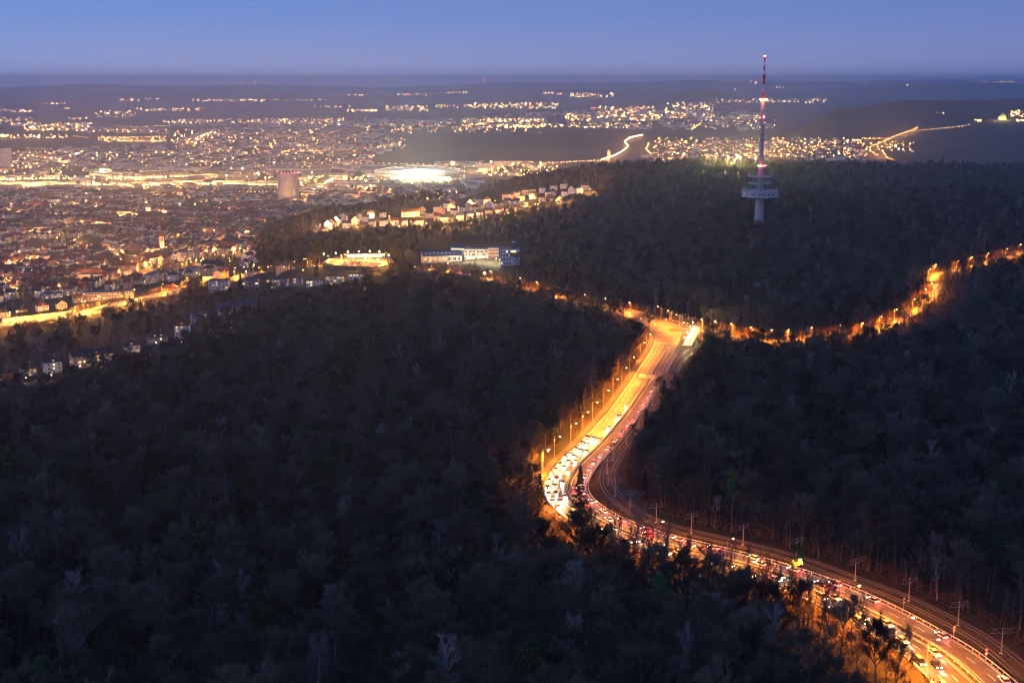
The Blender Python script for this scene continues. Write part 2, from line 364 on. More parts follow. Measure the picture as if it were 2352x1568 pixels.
# turn arrows on the approach
for k, o in ((i_j-14, 5.2), (i_j-14, 8.5), (i_j-24, -4), (idx_of(MP,(1311,1098)), 4.2)):
    T, Nn = normals(MP); c = MP[k]+Nn[k]*o; d = T[k]; n = Nn[k]
    pts = lambda l: [(c[0]+d[0]*u+n[0]*v, c[1]+d[1]*u+n[1]*v, MZ[k]+.014) for u, v in l]
    lm.add(pts([(-2.5,-.12),(1,-.12),(1,.12),(-2.5,.12)]), [(0,1,2,3)]); lm.add(pts([(1,-.5),(3,0),(1,.5)]), [(0,1,2)])
lm.build('lane_marking', O_ROAD)
# the painted 80, to be read by drivers coming this way
k80 = idx_of(MP, (1301,1116)); T_, N_ = normals(MP)
for off in (3.1,):
    cu = bpy.data.curves.new('speed_number', 'FONT'); cu.body = '80'; cu.size = 1.7; cu.align_x = 'CENTER'; cu.align_y = 'CENTER'; cu.materials.append(paint)
    o = bpy.data.objects.new('speed_number', cu); COL.objects.link(o); c = MP[k80]+N_[k80]*off
    o.location = (c[0], c[1], MZ[k80]+.02); o.rotation_euler = (0,0,math.atan2(T_[k80][1], T_[k80][0])+math.pi/2); o.scale = (1.1,2.6,1)
    o.parent = O_ROAD
br = MB().mat(asph); ribbon(br, BP, BZ, 4.2, -4.2, .03); O_BR = tag(br.build('side_road'), kind='structure')
bm_ = MB().mat(paint); dashes(bm_, BP, BZ, BS, 0, 4, 6, .2, 8, len(BP)-2, .045); bm_.build('lane_marking', O_BR)
# junction apron joining the roads and the footways at the tram stop
ap = MB().mat(asph); pts = [at(*p) for p in ((1500,744),(1520,737),(1560,744),(1618,752),(1618,764),(1580,768),(1545,775),(1520,766))]
cx_, cy__ = np.mean([p[0] for p in pts]), np.mean([p[1] for p in pts])
ap.add([(cx_, cy__, gz(cx_, cy__)+.12)]+[(p[0], p[1], gz(*p)+.12) for p in pts], [(0, i+1, (i+1)%len(pts)+1) for i in range(len(pts))])
tag(ap.build('junction_surface'), kind='structure')
# viaduct road
VW = 11.5
vr = MB().mat(asph); ribbon(vr, VP, VZ, VW, -VW, 0); O_VI = tag(vr.build('hillside_road'), kind='structure')
vm_ = MB().mat(paint)
for o in (-5.5, 0, 5.5): dashes(vm_, VP, VZ, VS, o, 5, 7, .25, 2, len(VP)-3)
ribbon(vm_, VP, VZ, VW-.4, VW-.7, .012); ribbon(vm_, VP, VZ, -VW+.7, -VW+.4, .012); vm_.build('lane_marking', O_VI)
iv1 = idx_of(VP, (470,657)); iv0 = 0
vb = MB().mat(conc); ribbon(vb, VP, VZ, -VW, -VW-.7, .75, 2.6, i1=iv1); o = vb.build('viaduct_parapet')
tag(o, 'long concrete edge wall on the valley side of the lit hillside road', 'parapet')
vw = MB().mat(mat('wall_dark', (.16,.15,.14), .9, var=.2, scale=.4)); ribbon(vw, VP, VZ, -VW-.75, -VW-1.1, -1.7, 5.5, i1=iv1); o = vw.build('retaining_wall'); tag(o, 'dark retaining wall under the edge of the hillside road', 'retaining wall')
T, Nn = normals(VP); piers = []
for k in range(4, iv1, 7):
    b = MB().mat(conc).box(-.5,-.4,-7,.5,.4,-1.6); c = VP[k]-Nn[k]*(VW+1.6); q = b.build('pillar', o); q.location = (c[0], c[1], VZ[k]); q.rotation_euler = (0,0,math.atan2(T[k][1],T[k][0]))
# garden wall with garage doors on the upper side of the hillside road
wm = mat('render_wall', (.55,.50,.42), .85, var=.1, scale=.5); gd = mat('garage_door', (.20,.12,.08), .7)
wl = MB().mat(wm); ia, ib = idx_of(VP,(10,750)), idx_of(VP,(205,719)); ribbon(wl, VP, VZ, VW+3.6, VW+3.2, 3.0, 3.4, i0=ia, i1=ib); ow = wl.build('garden_wall'); tag(ow, 'pale rendered wall with garage doors along the hillside road', 'wall')
for k in list(range(ia+2, ia+8, 3))+list(range(ib-20, ib-4, 5)):
    c = VP[k]+Nn[k]*(VW+3.12); g = MB().mat(gd).box(-2.2,-.06,0,2.2,.06,2.1).build('garage_door', ow); g.location = (c[0], c[1], VZ[k]+.1); g.rotation_euler = (0,0,math.atan2(T[k][1],T[k][0]))
# ------------------------------------------------------------------ tram tracks
bed = MB().mat(ballm); ribbon(bed, TP, TZ, 5.0, -5.0, .06); tag(bed.build('track_bed'), kind='structure')
for off, lab in ((2.6, 'tram track nearer the carriageway, curving beside the guard rail'), (-2.6, 'outer tram track at the foot of the wooded bank')):
    r0 = empty('tram_track', (0,0,0)); tag(r0, lab, 'tram track', 'tram tracks beside the road')
    for g in (.75, -.75):
        m = MB().mat(railm); ribbon(m, TP, TZ, off+g+.09, off+g-.09, .32, .16); m.build('rail', r0)
    m = MB().mat(sleep); dashes(m, TP, TZ, TS, off, .35, 1.1, 2.4, 0, len(TP)-1, .10); q = m.build('sleepers', r0); q['kind'] = 'stuff'
# ------------------------------------------------------------------ guard rails
def guard_rail(P, z, off, i0, i1, label, posts=True, step=3.0, group='guard rails of the main road'):
    T, Nn = normals(P); off = np.broadcast_to(off, len(P)); k0 = (i0+i1)//2
    r = empty('guard_rail', (0,0,0)); tag(r, label, 'guard rail', group)
    m = MB().mat(steel); ribbon(m, P, z, off+.07, off-.07, .78, .30, i0=i0, i1=i1); m.build('rail', r)
    s = np.concatenate([[0], np.cumsum(np.hypot(*np.diff(P, axis=0).T))]); C = P+Nn*off[:,None]
    q = np.arange(s[i0], s[min(i1, len(s)-1)], step); me = MB().mat(steel).box(-.12,-.12,-.1,.12,.12,.86).mesh('post')
    if posts:
        for a in q: childobj('post', me, r, (np.interp(a, s, C[:,0]), np.interp(a, s, C[:,1]), np.interp(a, s, z)))
    else:
        m = MB().mat(steel)
        for a in q: m.cbox(np.interp(a, s, C[:,0]), np.interp(a, s, C[:,1]), np.interp(a, s, z)+.4, .16,.16,.8)
        o = m.build('posts', r); o['kind'] = 'stuff'
ia = idx_of(MP,(1382,1200))
guard_rail(MP, MZ, -(wR+.7), 0, i_j-18, 'outer guard rail between the right carriageway and the tram tracks', True, 3.4)
guard_rail(MP, MZ, 0.0, 0, i_j-12, 'centre guard rail on the median between the two carriageways', True, 4.5)
guard_rail(VP, VZ, 0.0, 0, iv1, 'guard rail along the middle of the hillside road', False, 5, 'guard rails')
# ------------------------------------------------------------------ street lamps
SOD = (1.0,.27,.016)
lamp_em = emis('sodium_lamp', (1.0,.62,.22), 26)
ld_main = bpy.data.lights.new('lamp_light', 'SPOT'); ld_main.energy = 105000; ld_main.color = SOD; ld_main.shadow_soft_size = .35; ld_main.spot_size = math.radians(168); ld_main.spot_blend = .45
ld_small = bpy.data.lights.new('lamp_light', 'SPOT'); ld_small.energy = 85000; ld_small.color = SOD; ld_small.shadow_soft_size = .35; ld_small.spot_size = math.radians(170); ld_small.spot_blend = .5
ld_via = bpy.data.lights.new('lamp_light', 'SPOT'); ld_via.energy = 240000; ld_via.color = (1.0,.34,.03); ld_via.shadow_soft_size = .4; ld_via.spot_size = math.radians(178); ld_via.spot_blend = .45
polem = mat('lamp_pole', (.42,.42,.40), .5, metal=.2)
def lamp_meshes(h, arm, r=.09):
    pole = MB().mat(polem).tube((0,0,0), (0,0,h), r*1.5, r*.8, 6).mesh('pole')
    am = MB().mat(polem).tube((0,0,h-.05), (arm,0,h+.15), r*.7, r*.6, 5).mesh('arm')
    hd = MB().mat(polem).cbox(arm+.35,0,h+.22,1.1,.42,.20).mesh('lamp_housing')
    gl = MB().mat(lamp_em).lathe([(.12,h-.22),(.42,h-.05),(.46,h+.1)], 8, arm+.4, 0).mesh('lamp_glass')
    return pole, am, hd, gl
ld_val = bpy.data.lights.new('lamp_light', 'POINT'); ld_val.energy = 230000; ld_val.color = (1.0,.36,.05); ld_val.shadow_soft_size = .4
LM = {'val': (lamp_meshes(10, 1.6), 10, 1.6, ld_val), 'big': (lamp_meshes(12, 2.4), 12, 2.4, ld_main), 'small': (lamp_meshes(8, 1.2), 8, 1.2, ld_small), 'via': (lamp_meshes(10, 1.6), 10, 1.6, ld_via)}
def street_lamp(x, y, z, yaw, kind, label, group, light=True):
    ms, h, arm, ld = LM[kind]
    r = empty('street_lamp', (x, y, z), yaw); tag(r, label, 'street lamp', group)
    for n, me in zip(('pole','arm','lamp_housing','lamp_glass'), ms): childobj(n, me, r)
    if light:
        l = bpy.data.objects.new('lamp_light', ld); COL.objects.link(l); l.parent = r; l.location = (arm+.4, 0, h-.35)
    return r
LAMPS = []; LNAME = []
def lamps_at(P, z, offs, Ds, kind, labelf, group, sidesign=1, light=True):
    T, Nn = normals(P); offs = np.broadcast_to(offs, len(P))
    for i, D in enumerate(Ds):
        k, _ = near_path(*at(*D), P); c = P[k]+Nn[k]*offs[k]*sidesign
        yaw = math.atan2(-Nn[k][1]*sidesign, -Nn[k][0]*sidesign)
        street_lamp(c[0], c[1], z[k], yaw, kind, labelf(i), group, light); LAMPS.append((c[0], c[1])); LNAME.append((c[0], c[1], labelf(i), kind))
nth = ['first','second','third','fourth','fifth','sixth','seventh','eighth','ninth','tenth','eleventh','twelfth','thirteenth','fourteenth','fifteenth','sixteenth']
lamps_at(MP, MZ, wL+3.2, [(1240,1090),(1257,1086),(1288.7,1055.7),(1319.8,1026.6),(1351.3,999.5),(1377,971.3),(1404,941),(1424.4,914.4),(1445,887.7),(1463,861),(1480,826),(1496,806),(1508,785)], 'big',
         lambda i: f'{nth[i]} sodium lamp from the bend on the left edge of the bright road', 'street lamps along the left edge of the bright road')
lamps_at(MP, MZ, wL+1.3, [(1290,1170),(1370,1215),(1520,1262),(1668,1310),(1835,1362),(1970,1428),(2070,1500),(2125,1555)], 'big',
         lambda i: f'{nth[i]} sodium lamp past the bend, among the bare trees on the left verge', 'street lamps among the roadside trees')
lamps_at(MP, MZ, wR+1.3, [(984,617),(1029,622),(1110,642),(1192,657),(1226,667),(1275,682),(1333,698),(1395,707),(1447,718)], 'small',
         lambda i: f'{nth[i]} lamp from the lit parking area on the straight forest road', 'street lamps on the straight forest road', -1)
lamps_at(BP, BZ, 5.4, [(1612,758),(1640,763),(1668,768),(1712,777),(1768,785),(1815,783),(1868,779),(1935,774),(1995,768),(2035,752),(2068,735),(2105,710),(2135,688),(2146,672),(2154,655),(2150,640),(2160,628),(2211,618),(2245,610),(2278,602),(2315,591),(2352,580)], 'small',
         lambda i: ('%s lamp from the tram stop on the side road through the trees' % (nth[i] if i < 16 else ['seventeenth','eighteenth','nineteenth','twentieth','twenty-first','twenty-second'][i-16])), 'street lamps on the side road')
lamps_at(VP, VZ, VW+1.2, [(0,741),(32,738),(96.8,733),(170,721),(232,709),(297,693),(358,680),(399,670),(430,665),(452,657),(540,640),(600,630),(690,618),(745,612),(790,608),(850,607),(888,608)], 'via',
         lambda i: ('%s orange lamp from the left on the upper side of the hillside road' % (nth[i] if i < 16 else 'seventeenth')), 'street lamps along the hillside road')
lamps_at(VP, VZ, VW+.2, [(48,762),(117,748),(190,733),(259,717),(325,701),(384,688)], 'val',
         lambda i: f'{nth[i]} orange lamp from the left on the valley side of the hillside road', 'street lamps on the valley side of the hillside road', -1)
lamps_at(MP, MZ, wR+2.5, [(1540,775),(1565,755),(1520,748),(1500,738)], 'big', lambda i: f'{nth[i]} tall lamp on the tram side of the junction', 'street lamps at the junction', -1)
# ------------------------------------------------------------------ overhead line masts
mastm = mat('mast_steel', (.42,.41,.39), .5, metal=.1)
pm = MB().mat(mastm).tube((0,0,0),(0,0,8.2),.17,.14,8).mesh('mast_pole'); fm = MB().mat(conc).cbox(0,0,.1,.9,.9,.5).mesh('mast_foot')
def arm_mesh(s):
    m = MB().mat(mastm); m.tube((0,0,6.0),(s*2.9,0,7.9),.06); m.tube((0,0,7.7),(s*2.9,0,7.9),.05); m.tube((s*.1,0,6.1),(s*4.0,0,6.6),.05); m.tube((s*2.9,0,7.9),(s*2.7,0,6.45),.04); return m.mesh('bracket_arm')
ams = [arm_mesh(1), arm_mesh(-1)]
MASTS = [(1525.5,886),(1498.4,932),(1467,977),(1435,1021),(1409,1059),(1394.6,1088.5),(1394,1115),(1407,1141),(1443,1171),(1497,1201),(1572,1225),(1680,1257),(1830.5,1287),(1949.4,1337.6),(2065.5,1380),(2177,1436),(2278.5,1500),(1546.8,849),(1562.4,822.6),(1590,768),(1584,751),(1578,743),(1540,736),(1486,725),(2370,1570)]
Tt, Tn = normals(TP); mast_pts = []
MASTS.sort(key=lambda d: -idx_of(TP, d))
for i, D in enumerate(MASTS):
    k, _ = near_path(*at(*D), TP); c = TP[k]; r = empty('overhead_line_mast', (c[0], c[1], TZ[k]), math.atan2(Tn[k][1], Tn[k][0]))
    tag(r, f'pale steel tram mast, number {i+1} counted along the tracks from the junction towards the lower edge' if False else f'pale tram mast between the tracks, {["first","second","third","fourth","fifth","sixth","seventh","eighth","ninth","tenth","eleventh","twelfth","thirteenth","fourteenth","fifteenth","sixteenth","seventeenth","eighteenth","nineteenth","twentieth","twenty-first","twenty-second","twenty-third","twenty-fourth","twenty-fifth"][i]} down from the forest road end', 'tram mast', 'overhead line masts along the tram tracks')
    childobj('mast_pole', pm, r); childobj('mast_foot', fm, r)
    for a in ams: childobj('bracket_arm', a, r)
    mast_pts.append((k, c[0], c[1], TZ[k]))
mast_pts.sort()
for s, lab in ((1, 'thin overhead wire above the inner tram track'), (-1, 'thin overhead wire above the outer tram track')):
    m = MB().mat(mat('copper_wire', (.25,.17,.12), .4, metal=.5))
    for a, b in zip(mast_pts[:-1], mast_pts[1:]):
        na, nb = Tn[a[0]], Tn[b[0]]
        m.tube((a[1]+na[0]*2.7*s, a[2]+na[1]*2.7*s, a[3]+6.4), (b[1]+nb[0]*2.7*s, b[2]+nb[1]*2.7*s, b[3]+6.4), .035, n=3)
        m.tube((a[1]+na[0]*2.8*s, a[2]+na[1]*2.8*s, a[3]+7.85), (b[1]+nb[0]*2.8*s, b[2]+nb[1]*2.8*s, b[3]+7.85), .03, n=3)
    tag(m.build('overhead_wire'), lab, 'overhead wire', 'overhead wires of the tram')
# ------------------------------------------------------------------ traffic signs
red = mat('sign_red', (.60,.03,.03), .5); white = mat('sign_white', (.80,.80,.78), .5); blackm = mat('black_paint', (.02,.02,.02), .6); backm = mat('sign_back', (.45,.45,.44), .5)
def disc(m, ma, r, z, y, n=16, pts=None, th=.03):
    m.mat(ma); vs = pts or [(r*math.cos(2*math.pi*k/n), z+r*math.sin(2*math.pi*k/n)) for k in range(n)]; n = len(vs)
    m.add([(a, y, b) for a, b in vs]+[(a, y+th, b) for a, b in vs], [tuple(range(n)), tuple(range(2*n-1, n-1, -1))]+[(i, n+i, n+(i+1)%n, (i+1)%n) for i in range(n)])
def tri(z, s): return [(-s, z-s*.6), (s, z-s*.6), (0, z+s*1.1)]
def sign(D, kinds, label, P=MP, yaw=None):
    x, y = at(*D); z = gz(x, y); k, _ = near_path(x, y, P); T, _n = normals(P)
    r = empty('traffic_sign', (x, y, z), math.atan2(T[k][1], T[k][0])-math.pi/2 if yaw is None else yaw); tag(r, label, 'traffic sign', 'traffic signs beside the right carriageway')
    childobj('pole', MB().mat(steel).tube((0,0,0),(0,0,4.4),.07,n=6).mesh('pole'), r)
    zz = 4.0
    for kd in kinds:
        m = MB()
        if kd == 'tri':
            disc(m, red, 0, 0, -.10, pts=tri(zz, .62)); disc(m, white, 0, 0, -.14, pts=tri(zz-.02, .40)); disc(m, blackm, 0, 0, -.17, pts=[(-.07,zz-.15),(.07,zz-.15),(.07,zz+.2),(-.07,zz+.2)])
            zz -= 1.15; nm = 'warning_sign'
        elif kd == 'round':
            disc(m, red, .55, zz, -.10); disc(m, white, .38, zz, -.14); disc(m, blackm, 0, 0, -.17, pts=[(-.2,zz-.05),(.2,zz-.05),(.2,zz+.07),(-.2,zz+.07)]); zz -= 1.12; nm = 'round_sign'
        else:
            disc(m, white, 0, 0, -.10, pts=[(-.35,zz-.35),(.35,zz-.35),(.35,zz+.45),(-.35,zz+.45)]); disc(m, blackm, 0, 0, -.14, pts=[(-.12,zz-.2),(.12,zz-.2),(.12,zz+.1),(0,zz+.3),(-.12,zz+.1)]); zz -= 1.0; nm = 'supplementary_plate'
        m.build(nm, r)
sign((2075,1398), ['tri','tri'], 'pole with two stacked triangular warning signs at the guard rail')
sign((2190,1465), ['round','plate'], 'pole with a round red sign over a small white plate')
sign((2264,1517), ['round','round'], 'pole with two stacked round red and white signs')
# direction sign frame on the median
k = idx_of(MP, (1482,885)); T, Nn = normals(MP); g = empty('direction_sign', (MP[k][0], MP[k][1], MZ[k]), math.atan2(T[k][1], T[k][0])+math.pi/2); tag(g, 'pair of large direction sign boards on one post on the median', 'direction sign')
childobj('post', MB().mat(steel).tube((0,0,0),(0,0,6.2),.14,n=6).mesh('post'), g)
for a, b in ((-5.6,-.3), (.2,4.2)):
    m = MB().mat(backm).box(a,-.06,4.2,b,.06,6.9); m.build('sign_board', g)
    m = MB().mat(white)
    for c in ((a,4.2,b,4.35),(a,6.75,b,6.9),(a,4.2,a+.15,6.9),(b-.15,4.2,b,6.9)): m.box(c[0],.07,c[1],c[2],.11,c[3]); m.box(c[0],-.11,c[1],c[2],-.07,c[3])
    m.build('board_edge', g)
# ------------------------------------------------------------------ traffic lights at the junction
tl_em = {'red': emis('signal_red', (1,.12,.06), 14), 'amber': emis('signal_amber', (1,.6,.15), 14), 'green': emis('signal_green', (.2,1,.5), 10)}
def traffic_light(D, lit, label, yaw):
    x, y = at(*D); r = empty('traffic_light', (x, y, gz(x, y)), yaw); tag(r, label, 'traffic light', 'traffic lights at the junction')
    childobj('pole', MB().mat(steel).tube((0,0,0),(0,0,3.4),.09,n=6).mesh('pole'), r)
    MB().mat(blackm).box(-.2,-.2,2.5,.2,.15,3.8).build('signal_box', r)
    for i, c in enumerate(('green','amber','red')):
        on = c == lit
        m = MB().mat(tl_em[c] if on else blackm); disc(m, m.mats[0], .22 if on else .13, 2.75+.4*i, -.27); m.build('signal_lens', r)
for i, (D, c, w) in enumerate([((1455,724),'red','at the far end of the tree row'),((1490,729),'red','beside the tracks at the left approach'),((1497,733),'amber','beside the tracks, next to the left approach'),((1530,742),'amber','left of the tall masts'),((1545,746),'red','right of the tall masts'),((1472,740),'amber','beside the lone bare tree'),((1482,738),'red','just behind the lone bare tree'),((1560,756),'amber','on the island in the crossing'),((1580,748),'green','at the tram crossing'),((1604,750),'red','at the mouth of the side road'),((1515,765),'amber','at the left stop line')]):
    traffic_light(D, c, 'traffic light '+w, rnd(-.4,.4))
# ------------------------------------------------------------------ tram stop
def P3(D, h=0): x, y = at(*D); return Vector((x, y, gz(x, y)+h))
a = P3((1577,799)); b = P3((1598,757)); ax = (b-a); ax.z = 0; Lp = ax.length; yaw = math.atan2(ax.y, ax.x); zc = (a.z+b.z)/2+.1
M = Matrix.Translation(((a.x+b.x)/2, (a.y+b.y)/2, zc)) @ Matrix.Rotation(yaw, 4, 'Z')
pl = MB().mat(mat('platform_paving', (.50,.48,.44), .7, var=.08, scale=1)).box(-Lp/2,-3.2,-.3,Lp/2,3.2,.85, M).build('tram_platform'); tag(pl, 'long bright tram platform beside the junction', 'platform')
st_em = emis('platform_light', (1.0,.86,.52), 16)
roofm = mat('shelter_roof', (.55,.55,.52), .5)
ld_p = bpy.data.lights.new('shelter_light', 'POINT'); ld_p.energy = 13000; ld_p.color = (1,.72,.30); ld_p.shadow_soft_size = .5
for i, u in enumerate((-.3, .02, .34)):
    w = ['near the lower end of the platform','in the middle of the platform','near the crossing end of the platform'][i]
    s = empty('tram_shelter', M @ Vector((u*Lp, 0, .85)), yaw); tag(s, 'lit glass and steel shelter '+w, 'tram shelter', 'shelters on the tram platform')
    MB().mat(roofm).box(-5.5,-1.6,2.6,5.5,1.6,2.8).build('roof', s)
    for xx in (-5,0,5): MB().mat(steel).tube((xx,-1.2,0),(xx,-1.2,2.6),.08).build('post', s)
    MB().mat(roofm).box(-4.5,-.9,.4,4.5,-.5,.5).build('bench', s)
    MB().mat(st_em).box(-5.2,-1.3,2.48,5.2,-1.0,2.58).build('light_strip', s)
    MB().mat(st_em).box(-5.2,1.62,2.45,5.2,1.72,2.75).build('light_strip', s)
for u in (-.46,-.18,.18,.48):
    street = empty('platform_lamp', M @ Vector((u*Lp, 2.2, .85)), yaw); tag(street, 'slim lamp post standing on the bright tram platform', 'platform lamp', 'lamps on the tram platform')
    MB().mat(polem).tube((0,0,0),(0,0,5.5),.1,n=6).build('pole', street); MB().mat(st_em).lathe([(.2,5.5),(.5,5.7),(.2,6.0)], 8).build('lamp_glass', street)
    l = bpy.data.objects.new('lamp_light', ld_p); COL.objects.link(l); l.parent = street; l.location = (0,0,6.4)
# ------------------------------------------------------------------ cars
glassm = mat('car_glass', (.02,.025,.03), .1, spec=.6); tyre = mat('tyre', (.02,.02,.02), .9)
head_em = emis('headlight', (1.0,.90,.66), 22); tail_em = emis('taillight', (1.0,.05,.03), 14)
paints = [('white',(.75,.75,.73)),('silver',(.45,.46,.48)),('black',(.02,.02,.025)),('grey',(.14,.14,.15)),('red',(.35,.02,.02)),('blue',(.03,.06,.22))]
def car_shapes(pm, van=False):
    # body outline along x (front = +x), extruded with a slight tuck-in at the top
    prof = [(-2.2,.35),(-2.25,.75),(-2.05,.95),(2.0,.80) if False else (1.0,.92),(2.05,.78),(2.2,.55),(2.15,.32)]
    b = MB().mat(pm); n = len(prof); w = .88
    b.add([(x,-w,z) for x, z in prof]+[(x,w,z) for x, z in prof], [tuple(range(n))[::-1], tuple(range(n, 2*n))]+[(i,(i+1)%n,n+(i+1)%n,n+i) for i in range(n)])
    c = MB().mat(glassm); h = 1.5 if not van else 1.95; x0, x1, x2, x3 = ((-1.95,-1.45,.25,1.0) if not van else (-2.1,-2.05,.9,1.5))
    c.add([(x0,-.82,.93),(x3,-.82,.91),(x2,-.66,h),(x1,-.66,h),(x0,.82,.93),(x3,.82,.91),(x2,.66,h),(x1,.66,h)], [(0,1,2,3),(7,6,5,4),(0,4,5,1),(1,5,6,2),(3,2,6,7),(0,3,7,4)])
    r = MB().mat(pm).box(x1,-.68,h+.003,x2,.68,h+.04)
    wh = [MB().mat(tyre).tube((x,y-.1,.33),(x,y+.1,.33),.33,n=8) for x in (-1.35,1.4) for y in (-.82,.82)]
    hl = [MB().mat(head_em).cbox(2.2,y,.66,.14,.42,.22) for y in (-.62,.62)]
    tl = [MB().mat(tail_em).cbox(-2.26,y,.78,.10,.36,.20) for y in (-.64,.64)]
    return b, c, r, wh, hl, tl
CARM = {}
for nm, colr in paints:
    for van in (False, True):
        p = mat('car_paint_'+nm, colr, .35, spec=.5); b, c, r, wh, hl, tl = car_shapes(p, van)
        CARM[nm, van] = dict(body=b.mesh('body'), window=c.mesh('windows'), roof=r.mesh('roof'), wheel=[w.mesh('wheel') for w in wh], headlight=[w.mesh('headlight') for w in hl], taillight=[w.mesh('taillight') for w in tl])
        one = MB()
        for q in [b, c, r]+wh+hl+tl: one.mat(q.mats[0]); one.add(q.v, q.f)
        CARM[nm, van]['one'] = one.mesh('car')
hb = bpy.data.lights.new('headlight_beam', 'SPOT'); hb.energy = 9000; hb.color = (1,.83,.52); hb.spot_size = math.radians(36); hb.spot_blend = .8; hb.shadow_soft_size = .25
tb = bpy.data.lights.new('taillight_glow', 'POINT'); tb.energy = 600; tb.color = (1,.10,.09); tb.shadow_soft_size = .3
ncar = {}
def car(x, y, z, yaw, name, van, full, label, group, beams=True, tail=True, dim=False):
    M_ = CARM[name, van]
    if full:
        r = empty('car', (x, y, z), yaw)
        for k in ('body','window','roof'): childobj(k, M_[k], r)
        for k in ('wheel','headlight','taillight'):
            for me in M_[k]: childobj(k, me, r)
    else:
        r = bpy.data.objects.new('car', M_['one']); COL.objects.link(r); r.location = (x, y, z); r.rotation_euler = (0,0,yaw)
    tag(r, label, 'van' if van else 'car', group)
    if beams:
        l = bpy.data.objects.new('headlight_beam', hb); COL.objects.link(l); l.parent = r; l.location = (2.6,0,.85); l.rotation_euler = (math.radians(90-11), 0, -math.pi/2)
    if tail:
        l = bpy.data.objects.new('taillight_glow', tb); COL.objects.link(l); l.parent = r; l.location = (-2.9,0,.9)
    return r
def near_lamp(x, y):
    l = min(LNAME, key=lambda l: (l[0]-x)**2+(l[1]-y)**2)[2]; w = l.split(' lamp ')[0].split()[0]
    return w+(' lamp past the bend' if 'past the bend' in l else (' lamp above the bend' if 'from the bend' in l else ' road lamp'))
def traffic(P, z, s, off, sgn, sa, sb, gap, lane, group, full_to=0, beams=True, tail=True, jit=2.0):
    T, Nn = normals(P); off = np.broadcast_to(off, len(P)); C = P+Nn*off[:,None]; a = sa
    while a < sb:
        x, y, zz = np.interp(a, s, C[:,0]), np.interp(a, s, C[:,1]), np.interp(a, s, z)
        k = int(np.searchsorted(s, a)); k = min(k, len(P)-1); yaw = math.atan2(T[k][1], T[k][0]) + (math.pi if sgn < 0 else 0)
        nm = random.choice(['white','silver','white','grey','silver','black','red','white','silver']); van = random.random() < .12
        car(x, y, zz+.03, yaw, nm, van, a < full_to, f'{nm} {"van" if van else "car"} {lane}, level with the '+near_lamp(x, y), group, beams, tail)
        a += gap + rnd(0, jit)
sB = MS[idx_of(MP,(1463,914))]; sC = MS[idx_of(MP,(1441,945))]; s0 = MS[idx_of(MP,(2280,1600))]; sBe = MS[idx_of(MP,(1308,1140))]
GL = 'cars driving towards the viewer on the left carriageway'; GR = 'cars driving away on the right carriageway'
f1, f2, f3 = [med+(wL-med)*q for q in (1/6, .5, 5/6)]
traffic(MP, MZ, MS, f1, -1, MS[idx_of(MP,(2173,1503))], sB, 26, 'in the inner left lane', GL, s0+70, tail=False)
traffic(MP, MZ, MS, f2, -1, s0, sBe-15, 21, 'in the middle left lane', GL, s0+70, tail=False)
traffic(MP, MZ, MS, f2, -1, sBe-6, MS[idx_of(MP,(1400,1000))], 13.5, 'in the middle left lane', GL, s0+70, tail=False)
traffic(MP, MZ, MS, f3, -1, s0+7, sBe-15, 18, 'in the left kerb lane', GL, s0+70, tail=False)
traffic(MP, MZ, MS, f3, -1, sBe-6, MS[idx_of(MP,(1395,1005))], 12.0, 'in the left kerb lane', GL, s0+70, tail=False)
g1, g2 = -(med+(wR-med)*.27), -(med+(wR-med)*.75)
traffic(MP, MZ, MS, g1, 1, sBe-150, sBe+20, 26, 'in the right median lane', GR, 0)
traffic(MP, MZ, MS, g2, 1, sBe-170, MS[idx_of(MP,(1480,890))], 17, 'in the outer right lane', GR, 0)
traffic(MP, MZ, MS, g2, 1, s0+10, sBe-200, 34, 'in the outer right lane', GR, s0+120)
traffic(MP, MZ, MS, np.full(nM, -2.4), 1, MS[i_j2]+15, MS[-1]-30, 17, 'on the straight forest road', 'cars on the straight forest road', 0, beams=False)
traffic(VP, VZ, VS, -3, 1, VS[2], VS[-10], 46, 'on the hillside road', 'cars on the hillside road', 0, beams=True, tail=False)
# ------------------------------------------------------------------ trees
def barkmat(name, c, var=.3): return mat(name, c, .95, var=var, scale=.8, spec=.05)
def twigmat(name, c):
    """bark with a colour of its own for every tree"""
    if name in MAT: return MAT[name]
    m = mat(name, c, .95, spec=.05); t = m.node_tree; b = t.nodes['Principled BSDF']
    oi = t.nodes.new('ShaderNodeObjectInfo'); r = t.nodes.new('ShaderNodeValToRGB'); t.links.new(oi.outputs['Random'], r.inputs[0])
    r.color_ramp.elements[0].color = (*[v*.26 for v in c], 1); r.color_ramp.elements[1].color = (*[min(1, v*2.0) for v in c], 1)
    t.links.new(r.outputs[0], b.inputs['Base Color']); return m
M_bark = barkmat('bark_grey', (.14,.12,.095)); M_twig = twigmat('twigs', (.112,.094,.066))
M_barkp = barkmat('bark_pale', (.34,.32,.29)); M_twigp = twigmat('twigs_pale', (.19,.175,.155))
M_barkr = barkmat('bark_pine', (.19,.11,.07)); M_leaf = twigmat('pine_needles', (.042,.080,.028)); M_leaf2 = twigmat('spruce_needles', (.022,.038,.020))
M_twigb = twigmat('brown_leaves', (.10,.055,.035))
R3 = random.Random(11)
def rv(s=1): return Vector((R3.uniform(-s,s), R3.uniform(-s,s), R3.uniform(-s,s)))
